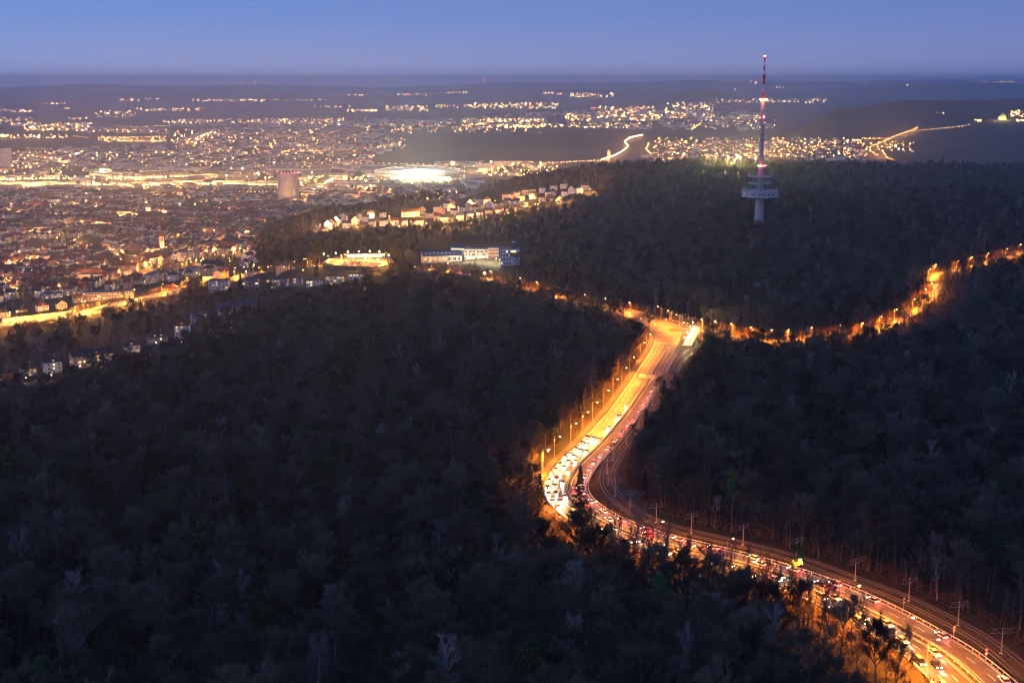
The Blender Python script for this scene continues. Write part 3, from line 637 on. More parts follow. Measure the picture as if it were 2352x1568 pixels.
def bare_tree(h, spread, nl, ntw, bark, twig, lean=.02, first=.4, up=.9, tw=.06, fine=1.0):
    """tapering trunk with limbs; limbs fork twice and end in sprays of twigs (flat slivers)"""
    T = MB().mat(bark); C = MB().mat(twig)
    pts = [Vector((0,0,-1.2))]; d = Vector((R3.uniform(-lean,lean), R3.uniform(-lean,lean), 1)); n = 7
    for i in range(n): d = (d+Vector((R3.uniform(-.07,.07), R3.uniform(-.07,.07), 0))).normalized(); pts.append(pts[-1]+d*(h*.86+1.2)/n)
    r0 = h*.0145
    rad = lambda i: r0*(1-.82*i/n)
    for i in range(n): T.tube(pts[i], pts[i+1], rad(i), rad(i+1), 5)
    def twigs(p, d, n_, ln):
        for _ in range(n_):
            q = p+rv(.25); e = (d*.9+rv(.75)+Vector((0,0,.35))).normalized()*ln*R3.uniform(.6,1.3); s = e.cross(rv()).normalized()*tw*R3.uniform(.6,1.2)
            C.add([q-s*.6, q+s*.6, q+e], [(0,1,2)])
            for _k in range(2):
                t = R3.uniform(.3,.9); f = (e.normalized()+rv(.8)).normalized()*ln*.5; q2 = q+e*t; C.add([q2-s*.35, q2+s*.35, q2+f], [(0,1,2)])
    ends = []
    for k in range(nl):
        t = first+(1-first)*(k+.5)/nl; i = min(n-1, int(t*n)); p = pts[i].lerp(pts[i+1], t*n-i)
        a = k*2.4+R3.uniform(-.5,.5); L_ = spread*(1.05-.55*abs(t-.62)/.4)*R3.uniform(.75,1.15)
        if t > .93: L_ *= .6
        e = Vector((math.cos(a), math.sin(a), up*R3.uniform(.6,1.3)+ (t-.5))).normalized()
        q1 = p+e*L_*.45; e2 = (e+rv(.25)+Vector((0,0,.2))).normalized(); q2 = q1+e2*L_*.4
        rr = rad(i)*.72
        C.tube(p, q1, rr, rr*.65, 4); C.tube(q1, q2, rr*.65, rr*.3, 3); ends.append((q1.lerp(q2,.5), e2, .8)); ends.append((q2, e2, 1))
        for _ in range(3):
            f = (e2+rv(.75)+Vector((0,0,.15))).normalized(); b = p.lerp(q1, R3.uniform(.45,1)) if R3.random() < .5 else q1.lerp(q2, R3.uniform(.1,1)); g = b+f*L_*R3.uniform(.28,.5)
            C.tube(b, g, rr*.42, rr*.2, 3); ends.append((g, f, 1)); ends.append((b.lerp(g,.5), f, .7))
    per = max(1, int(ntw/len(ends)))
    for p, d_, w in ends: twigs(p, d_, max(1, int(per*w)), spread*.24*fine)
    return T, C
def pine_tree(h, cr, clumps, base, leaf, bark=None, shape='pine', nf=26, fs=.55):
    T = MB().mat(bark or M_barkr); C = MB().mat(leaf); T.tube((0,0,-1.2),(.2,.1,h*.55), h*.013, h*.008, 6); T.tube((.2,.1,h*.55),(0,.2,h*.97), h*.008, .05, 5)
    for k in range(clumps):
        t = k/(clumps-1)
        if shape == 'pine':
            z = h*(base+(1-base)*R3.random()); f = math.sin(math.pi*min(1,max(.12,(z/h-base)/(1-base)*.85+.12))); r = cr*f*R3.uniform(.2,1); a = R3.uniform(0, 6.28); s = cr*.36*R3.uniform(.7,1.2)
        else:
            z = h*(base+(1-base)*t); r = cr*(1-t)**.85*R3.uniform(.45,1); a = k*2.4; s = cr*.30*(1.1-t*.75)
        c = Vector((r*math.cos(a), r*math.sin(a), z)); C.tube((0,.1,z-r*.25), c, .06, .03, 3)
        for _ in range(nf if shape == 'pine' else int(nf*(1.15-t*.7))):
            o = rv(1); o = o.normalized()*R3.uniform(.3,1)*s; o.z *= .6 if shape == 'pine' else .45; q = c+o
            if shape != 'pine': q.z -= .25*math.hypot(o.x, o.y)
            u = rv(1).normalized()*fs*R3.uniform(.5,1.1); w = u.cross(rv()).normalized()*fs*.45
            C.add([q-w, q+w, q+u], [(0,1,2)])
    return T, C
PROTO = {}
def reg(kind, T, C):
    tm, cm = T.mesh('trunk'), C.mesh('crown'); one = MB().mat(T.mats[0]); one.add(T.v, T.f); one.mat(C.mats[0]); one.add(C.v, C.f)
    PROTO.setdefault(kind, []).append((tm, cm, one.mesh('forest_tree')))
for i in range(7): reg('bare', *bare_tree(R3.uniform(19,25), R3.uniform(6.6,8.6), 12, 2400, M_bark, M_twig, up=R3.uniform(.8,1.3), first=R3.uniform(.40,.55), tw=.07))
for i in range(2): reg('bare', *bare_tree(R3.uniform(14,17), 6.2, 9, 1100, M_bark, M_twig, first=.3, lean=.1))
for i in range(3): reg('pale', *bare_tree(R3.uniform(21,25), 5.6, 11, 1200, M_barkp, M_twigp, up=1.7, first=.42))
for i in range(4): reg('pine', *pine_tree(R3.uniform(21,25), R3.uniform(3.4,4.2), 34, .58, M_leaf, nf=24, fs=.75))
for i in range(3): reg('spruce', *pine_tree(R3.uniform(17,23), R3.uniform(3.2,3.9), 64, .10, M_leaf2, shape='spruce', nf=24, fs=.8))
for i in range(2): reg('bush', *bare_tree(5.5, 3.2, 7, 260, M_bark, M_twigb, first=.1, lean=.2, up=1.0, tw=.07))
for i in range(3): reg('slim', *bare_tree(R3.uniform(17,20), 3.0, 8, 200, M_bark, M_twig, up=1.6, first=.45, lean=.05))
# ---- where trees stand
def inpoly(X, Y, poly):
    X = np.asarray(X, float); Y = np.asarray(Y, float); ins = np.zeros(X.shape, bool); n = len(poly)
    for i in range(n):
        x1, y1 = poly[i]; x2, y2 = poly[(i+1)%n]
        c = ((y1 > Y) != (y2 > Y)) & (X < (x2-x1)*(Y-y1)/((y2-y1) if y2 != y1 else 1e-9)+x1); ins ^= c
    return ins
SETTLE = [(705,534),(760,505),(860,488),(1000,466),(1100,443),(1250,432),(1380,424),(1372,446),(1290,462),(1180,482),(1070,508),(980,520),(860,530),(740,540)]
SPUR = [(596,640),(590,590),(600,555),(640,520),(700,497),(860,482),(1000,462),(1070,452),(1200,425),(1300,400),(1450,300),(1500,300),(1500,900),(900,900),(900,628),(700,612)]
CLEAR = [(1215,1105),(1236,1060),(1292,1000),(1462,845),(1488,800),(1480,752),(1440,722),(1480,716),(1612,742),(1622,770),(1606,815),(1560,858),(1500,955),(1455,1030),(1445,1100),(1462,1155),(1400,1150),(1310,1150),(1262,1165)]
CLEAR2 = [(2085,1500),(2110,1462),(2060,1400),(2130,1395),(2300,1480),(2400,1540),(2400,1600),(2120,1600)]
HOSP = [(955,560),(1215,556),(1225,612),(955,612)]
PARK = [(738,594),(903,592),(905,616),(740,624)]
HOSPV = [(962,560),(1205,556),(1205,603),(1060,600),(962,598)]; PARKV = [(740,597),(903,595),(903,614),(740,620)]; VILV = [(485,628),(560,640),(830,634),(830,656),(485,664)]
HOUSES = [  # near villas: D column, row of the base, kind, (width, depth, storeys), wall, roof, yaw, label
 (14,872,'hip',(9,8,2),'red','dark',.3,'brick red house cut by the left picture edge at the forest margin'),
 (65,862,'hip',(11,10,2),'cream','brown',.25,'cream villa with brown hipped roof and yellow shutters'),
 (121,856,'hip',(12,10,3),'white','dark',.25,'white three storey villa with balconies next to the cream villa'),
 (211,838,'gable',(32,11,3),'pink','dark',.28,'long pink apartment block with many lit windows'),
 (302,808,'hip',(13,10,2),'white','dark',.1,'white villa with dark hipped roof and one lit corner window'),
 (362,788,'hip',(16,11,2),'grey','dark',.15,'wide grey villa under a large hipped roof'),
 (420,776,'gable',(12.5,10,4),'white','brown',-.1,'tall white house with arched dormer and brightly lit balconies'),
 (457,740,'flat',(13,12,3),'white','dark',-.2,'white cube villa with roof box and tall windows'),
 (518,722,'gable',(13,10,2),'grey','blue',-.15,'house with blue roof and two fully lit storeys'),
 (562,716,'gable',(14,10,2),'white','blue',-.15,'white house with dark blue roof and unlit balconies'),
 (504,668,'flat',(21,13,4),'bluewhite','dark',-.15,'stepped bluish white apartment villa'),
 (576,659,'flat',(17,12,3),'grey','dark',-.1,'grey flat roofed villa right of the tall dark tree'),
 (638,660,'flat',(22,12,3),'white','dark',-.12,'long white flat roofed villa with lit upper floor'),
 (684,656,'flat',(10,10,3),'cream','dark',-.1,'narrow cream villa with stacked terraces'),
 (723,656,'flat',(17,11,2),'bluewhite','dark',-.05,'bluish white villa with strip windows'),
 (769,653,'flat',(19,12,3),'white','dark',.05,'white villa with glowing ground floor windows'),
 (824,640,'flat',(21,10,2),'bluewhite','dark',.1,'low pale building below the car park'),
 (578,636,'gable',(16,11,2),'grey','dark',-.1,'dark roofed house standing behind the grey flat roofed villa'),
 (650,632,'gable',(15,11,2),'grey','dark',-.1,'dark roofed house below the street lamps'),
 (720,685,'flat',(16,10,2),'grey','dark',0,'house almost hidden in trees with lit ground floor'),
 (742,676,'flat',(18,10,2),'grey','dark',.1,'hidden house with a row of lit windows'),
 (489,778,'gable',(8,10,2),'bluewhite','dark',1.3,'small gabled house with lattice front among trees'),
 (527,772,'gable',(13,10,2),'grey','dark',.5,'dark house with orange lit gable window'),
 (530,768,'flat',(9,8,1),'grey','dark',.2,'small lit annex among dark trees'),
 (97,713,'hip',(12.5,11,2),'white','brown',.25,'white hipped roof house above the hillside road'),
 (120,684,'flat',(25,12,2),'bluewhite','blue',.1,'modern flat roofed house with glowing ribbon windows'),
 (141,708,'gable',(12,11,2),'cream','dark',1.75,'cream gabled house with its gable end facing the road'),
 (49,716,'hip',(12,10,1),'grey','dark',.1,'dark bungalow with hipped roof'),
 (8,728,'hip',(14,11,2),'white','dark',.1,'house with a bright lit porch at the left edge'),
 (183,694,'gable',(15,11,2),'grey','brown',.2,'brown roofed cottage behind the glowing hedge'),
 (248,686,'flat',(56,16,3),'officew','blue',-.12,'office building with white wall fins and a curved blue roof'),
 (391,672,'hip',(18,12,2),'yellow','brown',-.05,'long yellow lit house with steep brown roof beside the hillside road'),
 (431,652,'hip',(14,11,2),'white','brown',-.1,'white house with red brown hipped roof'),
 (478,650,'flat',(11.5,11,3),'white','blue',-.1,'white apartment house with flat blue roof next to the gabled pair'),
 (501,641,'gable',(11,11,3),'cream','brown',1.4,'cream house with twin pointed gables lit by lamps'),
 (517,638,'gable',(9,9,3),'yellow','brown',-.1,'yellow lit tall house at the road corner'),
 (570,598,'gable',(18,12,3),'bluewhite','dark',.9,'pale villa with stepped white gables on the wooded slope'),
 (590,602,'gable',(14,11,2),'white','dark',1.5,'small white gabled house beside the stepped gable villa'),
 (562,610,'gable',(14,11,2),'pink','brown',1.2,'pink lit house below the stepped gable villa'),
]
def forest_limit(X):
    return np.interp(X, [-300,0,60,130,220,300,360,420,470,520,560,600,650,740,800,900,1000,1100,1205,1215], [860,868,880,880,900,985,1010,1050,1130,1180,1200,1300,1340,1370,1400,1440,1420,1430,1440,2990])
def scatter(spacing, dmin, dmax, seed):
    rg = np.random.RandomState(seed); xs = np.arange(-1350, 1350, spacing); ys = np.arange(dmin*.85, dmax, spacing)
    X, Y = np.meshgrid(xs, ys); X = X.ravel()+rg.uniform(-.48,.48,X.size)*spacing; Y = Y.ravel()+rg.uniform(-.48,.48,Y.size)*spacing
    d = np.hypot(X, Y); k = (d > dmin) & (d < dmax) & (np.abs(X) < Y*.46+40); return X[k], Y[k], d[k], rg
def forest_points():
    Xs = []; 
    for sp, a, b, sd in ((8.3, 285, 1250, 3), (9.8, 1250, 1950, 4), (12.0, 1950, 3000, 5)):
        x, y, d, rg = scatter(sp, a, b, sd); z = ground(x, y); PX, PY = proj(x, y, z)
        colX = 1176+FD*cp*x/y*.985
        ok = d < forest_limit(colX)
        ok |= (d > 1480) & inpoly(PX, PY, SPUR)
        garden = (colX < 600) & (d >= forest_limit(colX)) & (d < np.interp(colX,[0,470,600],[1240,1440,1440])) & (rg.uniform(0,1,len(x)) < .19)
        villa = (colX > 440) & (colX < 900) & (d >= forest_limit(colX)) & (d < 1500) & (rg.uniform(0,1,len(x)) < .5)
        ok |= garden | villa
        ok &= ~inpoly(PX, PY, SETTLE) | (rg.uniform(0,1,len(x)) < .03)
        ok &= ~inpoly(PX, PY, HOSP)
        for f in (8, 15):
            q1, q2 = proj(x, y, z+f); ok &= ~(inpoly(q1, q2, SETTLE) & (d < 2600) & (rg.uniform(0,1,len(x)) < .8))
        _, PYt = proj(x, y, z+17)
        ok &= ~inpoly(PX, PYt, PARK) & ~inpoly(PX, PY, PARK)
        for f in (0, 6, 12, 18):
            q1, q2 = proj(x, y, z+f); ok &= ~(inpoly(q1, q2, CLEAR) | inpoly(q1, q2, CLEAR2)); ok &= ~((inpoly(q1, q2, HOSPV) | inpoly(q1, q2, PARKV) | inpoly(q1, q2, VILV)) & (d < 1500))
        for P, off in ((MP, None), (TP, 7.5), (BP, 7.0), (VP, 16.0)):
            dm = np.full(len(x), 1e9)
            for c in range(0, len(x), 5000):
                dm[c:c+5000] = np.sqrt(((x[c:c+5000,None]-P[None,::2,0])**2+(y[c:c+5000,None]-P[None,::2,1])**2).min(1))
            if off is None: ok &= dm > 15.0
            else: ok &= dm > off
            if P is not TP:      # thin belt on the near side of a lit road
                kk_ = np.array([int(((P[:,0]-a)**2+(P[:,1]-b)**2).argmin()) for a, b in zip(x[dm < 60], y[dm < 60])], int)
                Td_, _q = normals(P); cr_ = np.abs(Td_[kk_,0]*P[kk_,0]+Td_[kk_,1]*P[kk_,1])/np.hypot(P[kk_,0], P[kk_,1]) < (.95 if P is MP else 2); ns = np.zeros(len(x), bool); ns[dm < 60] = (d[dm < 60] < np.hypot(P[kk_,0], P[kk_,1])+3) & (dm[dm < 60] < (np.where(np.hypot(P[kk_,0], P[kk_,1]) > 860, 80, 50) if P is MP else 54)) & cr_
                ok &= ~(ns & (rg.uniform(0,1,len(x)) < np.where(d > 860, .95, .90)))
        for H in HOUSES:
            hx, hy = at(H[0], H[1]); w = H[3][0]/2+4; ok &= (np.hypot(x-hx, y-hy) > w*.85)
            hd = math.hypot(hx, hy); u = (hx/hd, hy/hd); along = x*u[0]+y*u[1]; side = np.abs(x*u[1]-y*u[0])
            ok &= ~((side < w+2) & (along < hd) & (along > hd-78))     # gardens are open on the view side
        ok &= ~((PX > 940) & (PX < 1230) & (PY > 585) & (PY < 668) & (d > 1300) & (d < 1560) & (PY < 600+  (PX-940)*.04))
        x, y, z, d = x[ok], y[ok], z[ok], d[ok]; Xs.append(np.stack([x, y, z, d], 1))
    return np.concatenate(Xs)
FP = forest_points()
rg = np.random.RandomState(21)
def kinds_of(P):
    x, y, d = P[:,0], P[:,1], P[:,3]; n = len(P); r = rg.uniform(0,1,n)
    nz = np.sin(x/83+1)*np.sin(y/97+.5)+.7*np.sin((x-y)/41)+.5*np.sin((x+2*y)/23)
    ev = .05+.20*np.clip(nz, 0, 2)/1.2
    right = (x > 60) & (d > 420) & (d < 900); ev = np.where(right, ev*1.7, ev); ev = np.where(d < 420, ev*.35, ev); ev = np.where(d > 1600, ev*1.2, ev)
    k = np.where(r < ev*.72, 2, np.where(r < ev, 3, np.where(r > .91, 1, 0)))
    return k
KN = kinds_of(FP)
# narrow screen of slim trees between the viewer and the road past the bend and along the side road
def screen_along(P, o0, o1, i0, i1, step, seed):
    r = random.Random(seed); T, Nn = normals(P); out = []
    for k in range(i0, min(i1, len(P))):
        for _ in range(step):
            o = r.uniform(o0, o1); c = P[k]+Nn[k]*o+T[k]*r.uniform(-2,2); out.append((c[0], c[1]))
    return np.array(out)
S1 = screen_along(MP, 15.5, 42, idx_of(MP,(2107,1464)), idx_of(MP,(1330,1168)), 3, 5)
S2 = screen_along(BP, -7.5, -45, idx_of(BP,(1640,762)), idx_of(BP,(2352,582)), 2, 6)
S2b = screen_along(BP, 8.5, 18, idx_of(BP,(1640,762)), idx_of(BP,(2352,582)), 1, 16)
S3 = screen_along(MP, 9, 24, i_j2+6, idx_of(MP,(1084,632)), 1, 7)
S4 = screen_along(TP, -9.5, -22, idx_of(TP,(2352,1545)), idx_of(TP,(1500,1198)), 1, 8)
S = np.concatenate([S1, S2, S2b, S3, S4]); sz = ground(S[:,0], S[:,1]); keep = np.ones(len(S), bool)
for f in (0,6,12,17):
    q1, q2 = proj(S[:,0], S[:,1], sz+f); keep &= ~(inpoly(q1, q2, CLEAR)|inpoly(q1, q2, CLEAR2))
S = np.stack([S[:,0], S[:,1], sz, np.hypot(S[:,0], S[:,1])], 1)[keep]
FP = np.concatenate([FP, S]); KN = np.concatenate([KN, np.full(len(S), 4)])
KNAME = ['bare','pale','pine','spruce','slim']; OBN = ['bare_tree','pale_tree','pine_tree','spruce_tree','slim_tree']
CATN = ['bare tree','pale bare tree','pine tree','spruce tree','slim bare tree']
def place_tree(kind, x, y, z, sc, label, group, var=None):
    ms = PROTO[kind]; tm, cm, _ = ms[var if var is not None else random.randrange(len(ms))]
    nm = {'bare':'bare_tree','pale':'pale_tree','pine':'pine_tree','spruce':'spruce_tree','slim':'slim_tree','bush':'bush'}[kind]
    r = empty(nm, (x, y, z-.2), rnd(0, 6.28), sc); tag(r, label, nm.replace('_',' '), group); childobj('trunk', tm, r); childobj('crown', cm, r); return r
PX, PY = proj(FP[:,0], FP[:,1], FP[:,2]+9)
inview = (PX > -30) & (PX < 2380) & (PY < 1640)
def zone(X, Y, x, y):
    if Y > 1290 and X < 1500: return 'in the foreground wood'
    if Y > 1000 and X < 1250: return 'left of the road bend'
    if Y > 1150: return 'beyond the tram tracks' if y > 330 + (x) else 'beside the road'
    return 'right of the straight' if X > 1450 else 'left of the straight'
def place_word(X, Y):
    h = 'far left' if X < 350 else ('left side' if X < 750 else ('left of centre' if X < 1100 else ('centre' if X < 1450 else ('right of centre' if X < 1850 else 'far right'))))
    h = ('leftmost edge' if X < 150 else h)
    return h+(' bottom' if Y > 1430 else (' low' if Y > 1250 else ' upper'))
adj = ['dark grey-brown leafless tree','pale silvery leafless tree','green pine with bare lower trunk','dark conical spruce','slim leafless tree with lit trunk']
NIND = [300, 150, 170, 60, 300]
ind = np.zeros(len(FP), bool)
for kk in range(5):
    ii = np.where((KN == kk) & inview)[0]; ii = ii[np.argsort(FP[ii,3])][:NIND[kk]]; ind[ii] = True
    for i in ii:
        x, y, z, d = FP[i]; zn = zone(PX[i], PY[i], x, y)
        sz_ = rnd(.62, 1.14) if kk != 4 else rnd(.7,1.1); place_tree(KNAME[kk], x, y, z, sz_, f'{"small" if sz_ < .75 else ("tall" if sz_ > 1.0 else "middle-sized")} {adj[kk]} {zn}, {place_word(PX[i], PY[i])}', f'{CATN[kk]}s {zn}'[:80])
# big bare trees before the lower end of the road
for i_, (D_, s_, w_) in enumerate([((1965,1570),0.9,'broad'),((2012,1600),1.0,'tallest'),((2052,1590),.95,'rightmost'),((1925,1540),.95,'forked'),((1893,1512),.9,'slender'),((2036,1560),.8,'small'),((1990,1540),.85,'leaning')]):
    x_, y_ = at(*D_); place_tree('bare', x_, y_, gz(x_, y_), s_, f'{w_} dark bare tree standing before the lower end of the lit road', 'bare trees before the lower road')
# ---- all the others: one forest, instanced on points by geometry nodes
def instancer(name, pts, idx, scales, protos, kind='stuff', label=None):
    col = bpy.data.collections.new(name+'_kinds'); order = []
    for i, me in enumerate(protos):
        o = bpy.data.objects.new('%s_kind_%02d' % (name, i), me); col.objects.link(o)
    me = bpy.data.meshes.new(name); me.vertices.add(len(pts)); me.vertices.foreach_set('co', np.asarray(pts, np.float32)[:, :3].ravel())
    a = me.attributes.new('pick', 'INT', 'POINT'); a.data.foreach_set('value', np.asarray(idx, np.int32))
    b = me.attributes.new('size', 'FLOAT', 'POINT'); b.data.foreach_set('value', np.asarray(scales, np.float32))
    c = me.attributes.new('turn', 'FLOAT', 'POINT'); c.data.foreach_set('value', np.random.RandomState(3).uniform(0, 6.28, len(pts)).astype(np.float32))
    ob = bpy.data.objects.new(name, me); COL.objects.link(ob); ob['kind'] = kind
    if label: ob['label'] = label
    g = bpy.data.node_groups.new(name+'_scatter', 'GeometryNodeTree'); g.interface.new_socket('Geometry', in_out='INPUT', socket_type='NodeSocketGeometry'); g.interface.new_socket('Geometry', in_out='OUTPUT', socket_type='NodeSocketGeometry')
    n = g.nodes; gi = n.new('NodeGroupInput'); go = n.new('NodeGroupOutput'); ci = n.new('GeometryNodeCollectionInfo'); ci.inputs[0].default_value = col; ci.inputs['Separate Children'].default_value = True; ci.inputs['Reset Children'].default_value = True
    ip = n.new('GeometryNodeInstanceOnPoints'); ip.inputs['Pick Instance'].default_value = True
    def attr(nm, ty):
        q = n.new('GeometryNodeInputNamedAttribute'); q.data_type = ty; q.inputs[0].default_value = nm; return q.outputs['Attribute']
    cx = n.new('ShaderNodeCombineXYZ'); g.links.new(attr('turn','FLOAT'), cx.inputs[2])
    g.links.new(gi.outputs[0], ip.inputs['Points']); g.links.new(ci.outputs[0], ip.inputs['Instance']); g.links.new(attr('pick','INT'), ip.inputs['Instance Index'])
    g.links.new(cx.outputs[0], ip.inputs['Rotation']); g.links.new(attr('size','FLOAT'), ip.inputs['Scale']); g.links.new(ip.outputs[0], go.inputs[0])
    md_ = ob.modifiers.new('scatter', 'NODES'); md_.node_group = g; return ob
protos = []; base = {}
for kn in ('bare','pale','pine','spruce','slim','bush'):
    base[kn] = (len(protos), len(PROTO[kn])); protos += [p[2] for p in PROTO[kn]]
rest = ~ind
RP = FP[rest]; RK = KN[rest]; pick = np.array([base[KNAME[k]][0]+random.randrange(base[KNAME[k]][1]) for k in RK])
instancer('forest', RP-np.array([0,0,.2,0]), pick, np.random.RandomState(8).uniform(.60,1.16,len(RP)), protos, label='dense winter forest of bare and evergreen trees')
# undergrowth along road edges and on the garden slope
ug = []
ug += list(screen_along(MP, 15.5, 60, 0, i_j, 3, 31)); ug += list(screen_along(TP, -8.5, -15, 4, idx_of(TP,(1603,784)), 2, 32)); ug += list(screen_along(BP, 6.5, 20, 6, len(BP)-3, 2, 33)); ug += list(screen_along(BP, -6.5, -60, 6, len(BP)-3, 3, 34))
ug += list(screen_along(VP, -15, -110, 4, iv1, 5, 35)); ug += list(screen_along(VP, 16, 26, 4, iv1, 2, 36)); ug += list(screen_along(MP, 8, 16, i_j2+4, nM-3, 1, 37)); ug += list(screen_along(MP, -12, -20, i_j2+4, nM-3, 1, 38))
ug = np.array(ug); uz = ground(ug[:,0], ug[:,1]); b0, bn = base['bush']
q1, q2 = proj(ug[:,0], ug[:,1], uz+3); kb = ~inpoly(q1, q2, [(1262,1120),(1300,1040),(1490,830),(1505,770),(1470,735),(1600,745),(1600,800),(1540,850),(1440,980),(1390,1050),(1380,1150),(1290,1150)])
ug, uz = ug[kb], uz[kb]
instancer('undergrowth', np.column_stack([ug, uz]), np.random.RandomState(2).randint(b0, b0+bn, len(ug)), np.random.RandomState(9).uniform(.5,1.3,len(ug)), protos, label='leafless bushes and hedges along the road edges')
print('FOREST', len(FP), 'stuff', rest.sum())
# single trees that stand out
def single(D, kind, sc, label, hh=0): x, y = at(*D); place_tree(kind, x, y, gz(x, y)+hh, sc, label, None)
single((1332,1195), 'spruce', 1.0, 'lone dark spruce rising in front of the red lit bend of the road')
single((1215,1160), 'spruce', .8, 'left of two dark spruces at the outer side of the bend'); single((1240,1168), 'spruce', .85, 'right of two dark spruces at the outer side of the bend')
single((1830,1356), 'pine', .8, 'round dark green pine between road and tracks')
single((1490,770), 'bare', .9, 'lone bare tree at the left of the junction')
single((1452,1010), 'bare', .55, 'small bare tree lit pink beside the guard rail of the straight'); single((1515,905), 'bare', .55, 'small bare tree beside the tracks below the junction')
single((553,668), 'spruce', 1.1, 'tall dark conifer between the stepped and the grey flat roofed villas'); single((728,640), 'spruce', .95, 'pointed dark conifer before the lit parking area'); single((325,735), 'spruce', .9, 'dark spruce in front of the parapet of the hillside road')
single((380,660), 'spruce', .9, 'dark conifer behind the yellow lit house'); single((284,695), 'spruce', .8, 'conifer in front of the office building'); single((1590,470),'pine',1,'solitary pine on the far ridge'); single((1180,608),'pine',1.1,'pine in front of the clinic wing with chimney')
single((1524,962),'spruce',1.0,'dark spruce right of the tram tracks on the straight')
for i, (X, s, w) in enumerate([(2000,1.3,'leftmost'),(2016,1.5,'tall'),(2037,1.2,'small'),(2090,1.1,'low'),(2140,1.5,'broad'),(2185,1.2,'narrow'),(2240,1.4,'tall narrow'),(2290,1.3,'second from the right'),(2330,1.5,'rightmost')]):
    a = (X-1176)/(FD*cp); d = 2790; u = math.atan(a); x, y = d*math.sin(u), d*math.cos(u); place_tree('spruce', x, y, gz(x, y), s, f'{w} dark spruce on the skyline of the right wooded ridge', 'spruces on the far ridge skyline')
for D, s, w in (((968,458),1.3,'left'),((978,456),1.2,'middle'),((1010,456),1.4,'broad right'),((900,476),1.2,'lone lower')):
    single(D, 'spruce', s, f'{w} dark conifer on the spur in front of the floodlit stadium')
# ------------------------------------------------------------------ building materials
WALLC = {'white':(.80,.80,.80),'cream':(.66,.60,.46),'pink':(.62,.42,.38),'red':(.34,.10,.07),'grey':(.34,.34,.34),'bluewhite':(.70,.76,.85),'yellow':(.70,.52,.20),'officew':(.70,.66,.58),'brick':(.30,.12,.08),'beige':(.52,.45,.36)}
ROOFC = {'dark':(.055,.05,.055),'brown':(.16,.06,.04),'blue':(.06,.10,.20),'grey':(.20,.20,.21),'red':(.24,.07,.04)}
def wallm(n): return mat('wall_'+n, WALLC[n], .85, var=.07, scale=.4, spec=.2)
def roofm_(n): return mat('roof_'+n, ROOFC[n], .75, var=.22, scale=.6, spec=.2)
win_d = mat('window_dark', (.03,.035,.045), .15, spec=.6); framem = mat('window_frame', (.70,.69,.66), .6)
WL = [emis('window_lit_a', (1,.62,.22), 1.7), emis('window_lit_b', (1,.76,.40), 2.2), emis('window_lit_c', (1,.48,.13), 1.2)]
WMESH = {}
def window_mesh(w, h, m):
    k = (round(w,1), round(h,1), m.name)
    if k not in WMESH:
        b = MB().mat(framem).box(-w/2-.12,-.07,-.12,w/2+.12,.0,h+.12); b.mat(m).box(-w/2,-.11,0,-.05,-.075,h); b.mat(m).box(.05,-.11,0,w/2,-.075,h); WMESH[k] = b.mesh('window')
    return WMESH[k]
def add_windows(r, w, d, st, z0, sh, lit, side=True, big=False, rg_=random, ww=1.3, wh=1.4):
    faces = [((0,-d/2), 0, w)] + ([((-w/2,0), -math.pi/2, d), ((w/2,0), math.pi/2, d)] if side else [])
    for (cx, cyy), rz, L_ in faces:
        n = max(1, int((L_-1.5)/3.1)); 
        for s in range(st):
            for k in range(n):
                l = rg_.random() < lit*(1 if rz == 0 else .6); m = rg_.choice(WL) if l else win_d; ww_ = ww*(1.7 if big and rz == 0 and rg_.random() < .5 else 1)
                u = -L_/2 + L_*(k+.5)/n; o = bpy.data.objects.new('window', window_mesh(ww_, wh, m)); COL.objects.link(o); o.parent = r
                o.location = (cx+u*math.cos(rz), cyy+u*math.sin(rz), z0+sh*s+.9); o.rotation_euler = (0,0,rz)
def walls_roof(kind, w, d, H, wm_, rm, pitch=.75, below=6):
    """meshes of the walls (running into the slope below) and of the roof"""
    Wb = MB().mat(wm_).box(-w/2,-d/2,-below,w/2,d/2,H); R = MB().mat(rm); o = .5
    if kind == 'flat':
        R.box(-w/2-.3,-d/2-.3,H,w/2+.3,d/2+.3,H+.45); R.box(-w*.32,-d*.1,H+.45,-w*.2,d*.15,H+1.2)
    elif kind == 'gable':
        h = d/2*pitch; Wb.add([(-w/2,-d/2,H),(-w/2,d/2,H),(-w/2,0,H+h),(w/2,-d/2,H),(w/2,d/2,H),(w/2,0,H+h)], [(0,2,1),(3,4,5)])
        e = pitch*o; t = .3
        for s in (-1, 1):
            R.add([(-w/2-o,s*(d/2+o),H-e),(w/2+o,s*(d/2+o),H-e),(w/2+o,0,H+h+.02),(-w/2-o,0,H+h+.02),(-w/2-o,s*(d/2+o),H-e+t),(w/2+o,s*(d/2+o),H-e+t),(w/2+o,0,H+h+t),(-w/2-o,0,H+h+t)], [(0,1,2,3),(7,6,5,4),(0,4,5,1),(0,3,7,4),(1,5,6,2)])
    else:
        h = d/2*pitch; q = min(w/2*.98, d/2*.85)
        vs = [(-w/2-o,-d/2-o,H),(w/2+o,-d/2-o,H),(w/2+o,d/2+o,H),(-w/2-o,d/2+o,H),(-w/2+q,0,H+h),(w/2-q,0,H+h),(-w/2-o,-d/2-o,H+.2),(w/2+o,-d/2-o,H+.2),(w/2+o,d/2+o,H+.2),(-w/2-o,d/2+o,H+.2)]
        R.add(vs, [(0,3,2,1),(0,1,7,6),(1,2,8,7),(2,3,9,8),(3,0,6,9),(6,7,5,4),(8,9,4,5),(7,8,5),(9,6,4)])
    return Wb, R
def face_yaw(x, y): return -math.atan2(x, y)
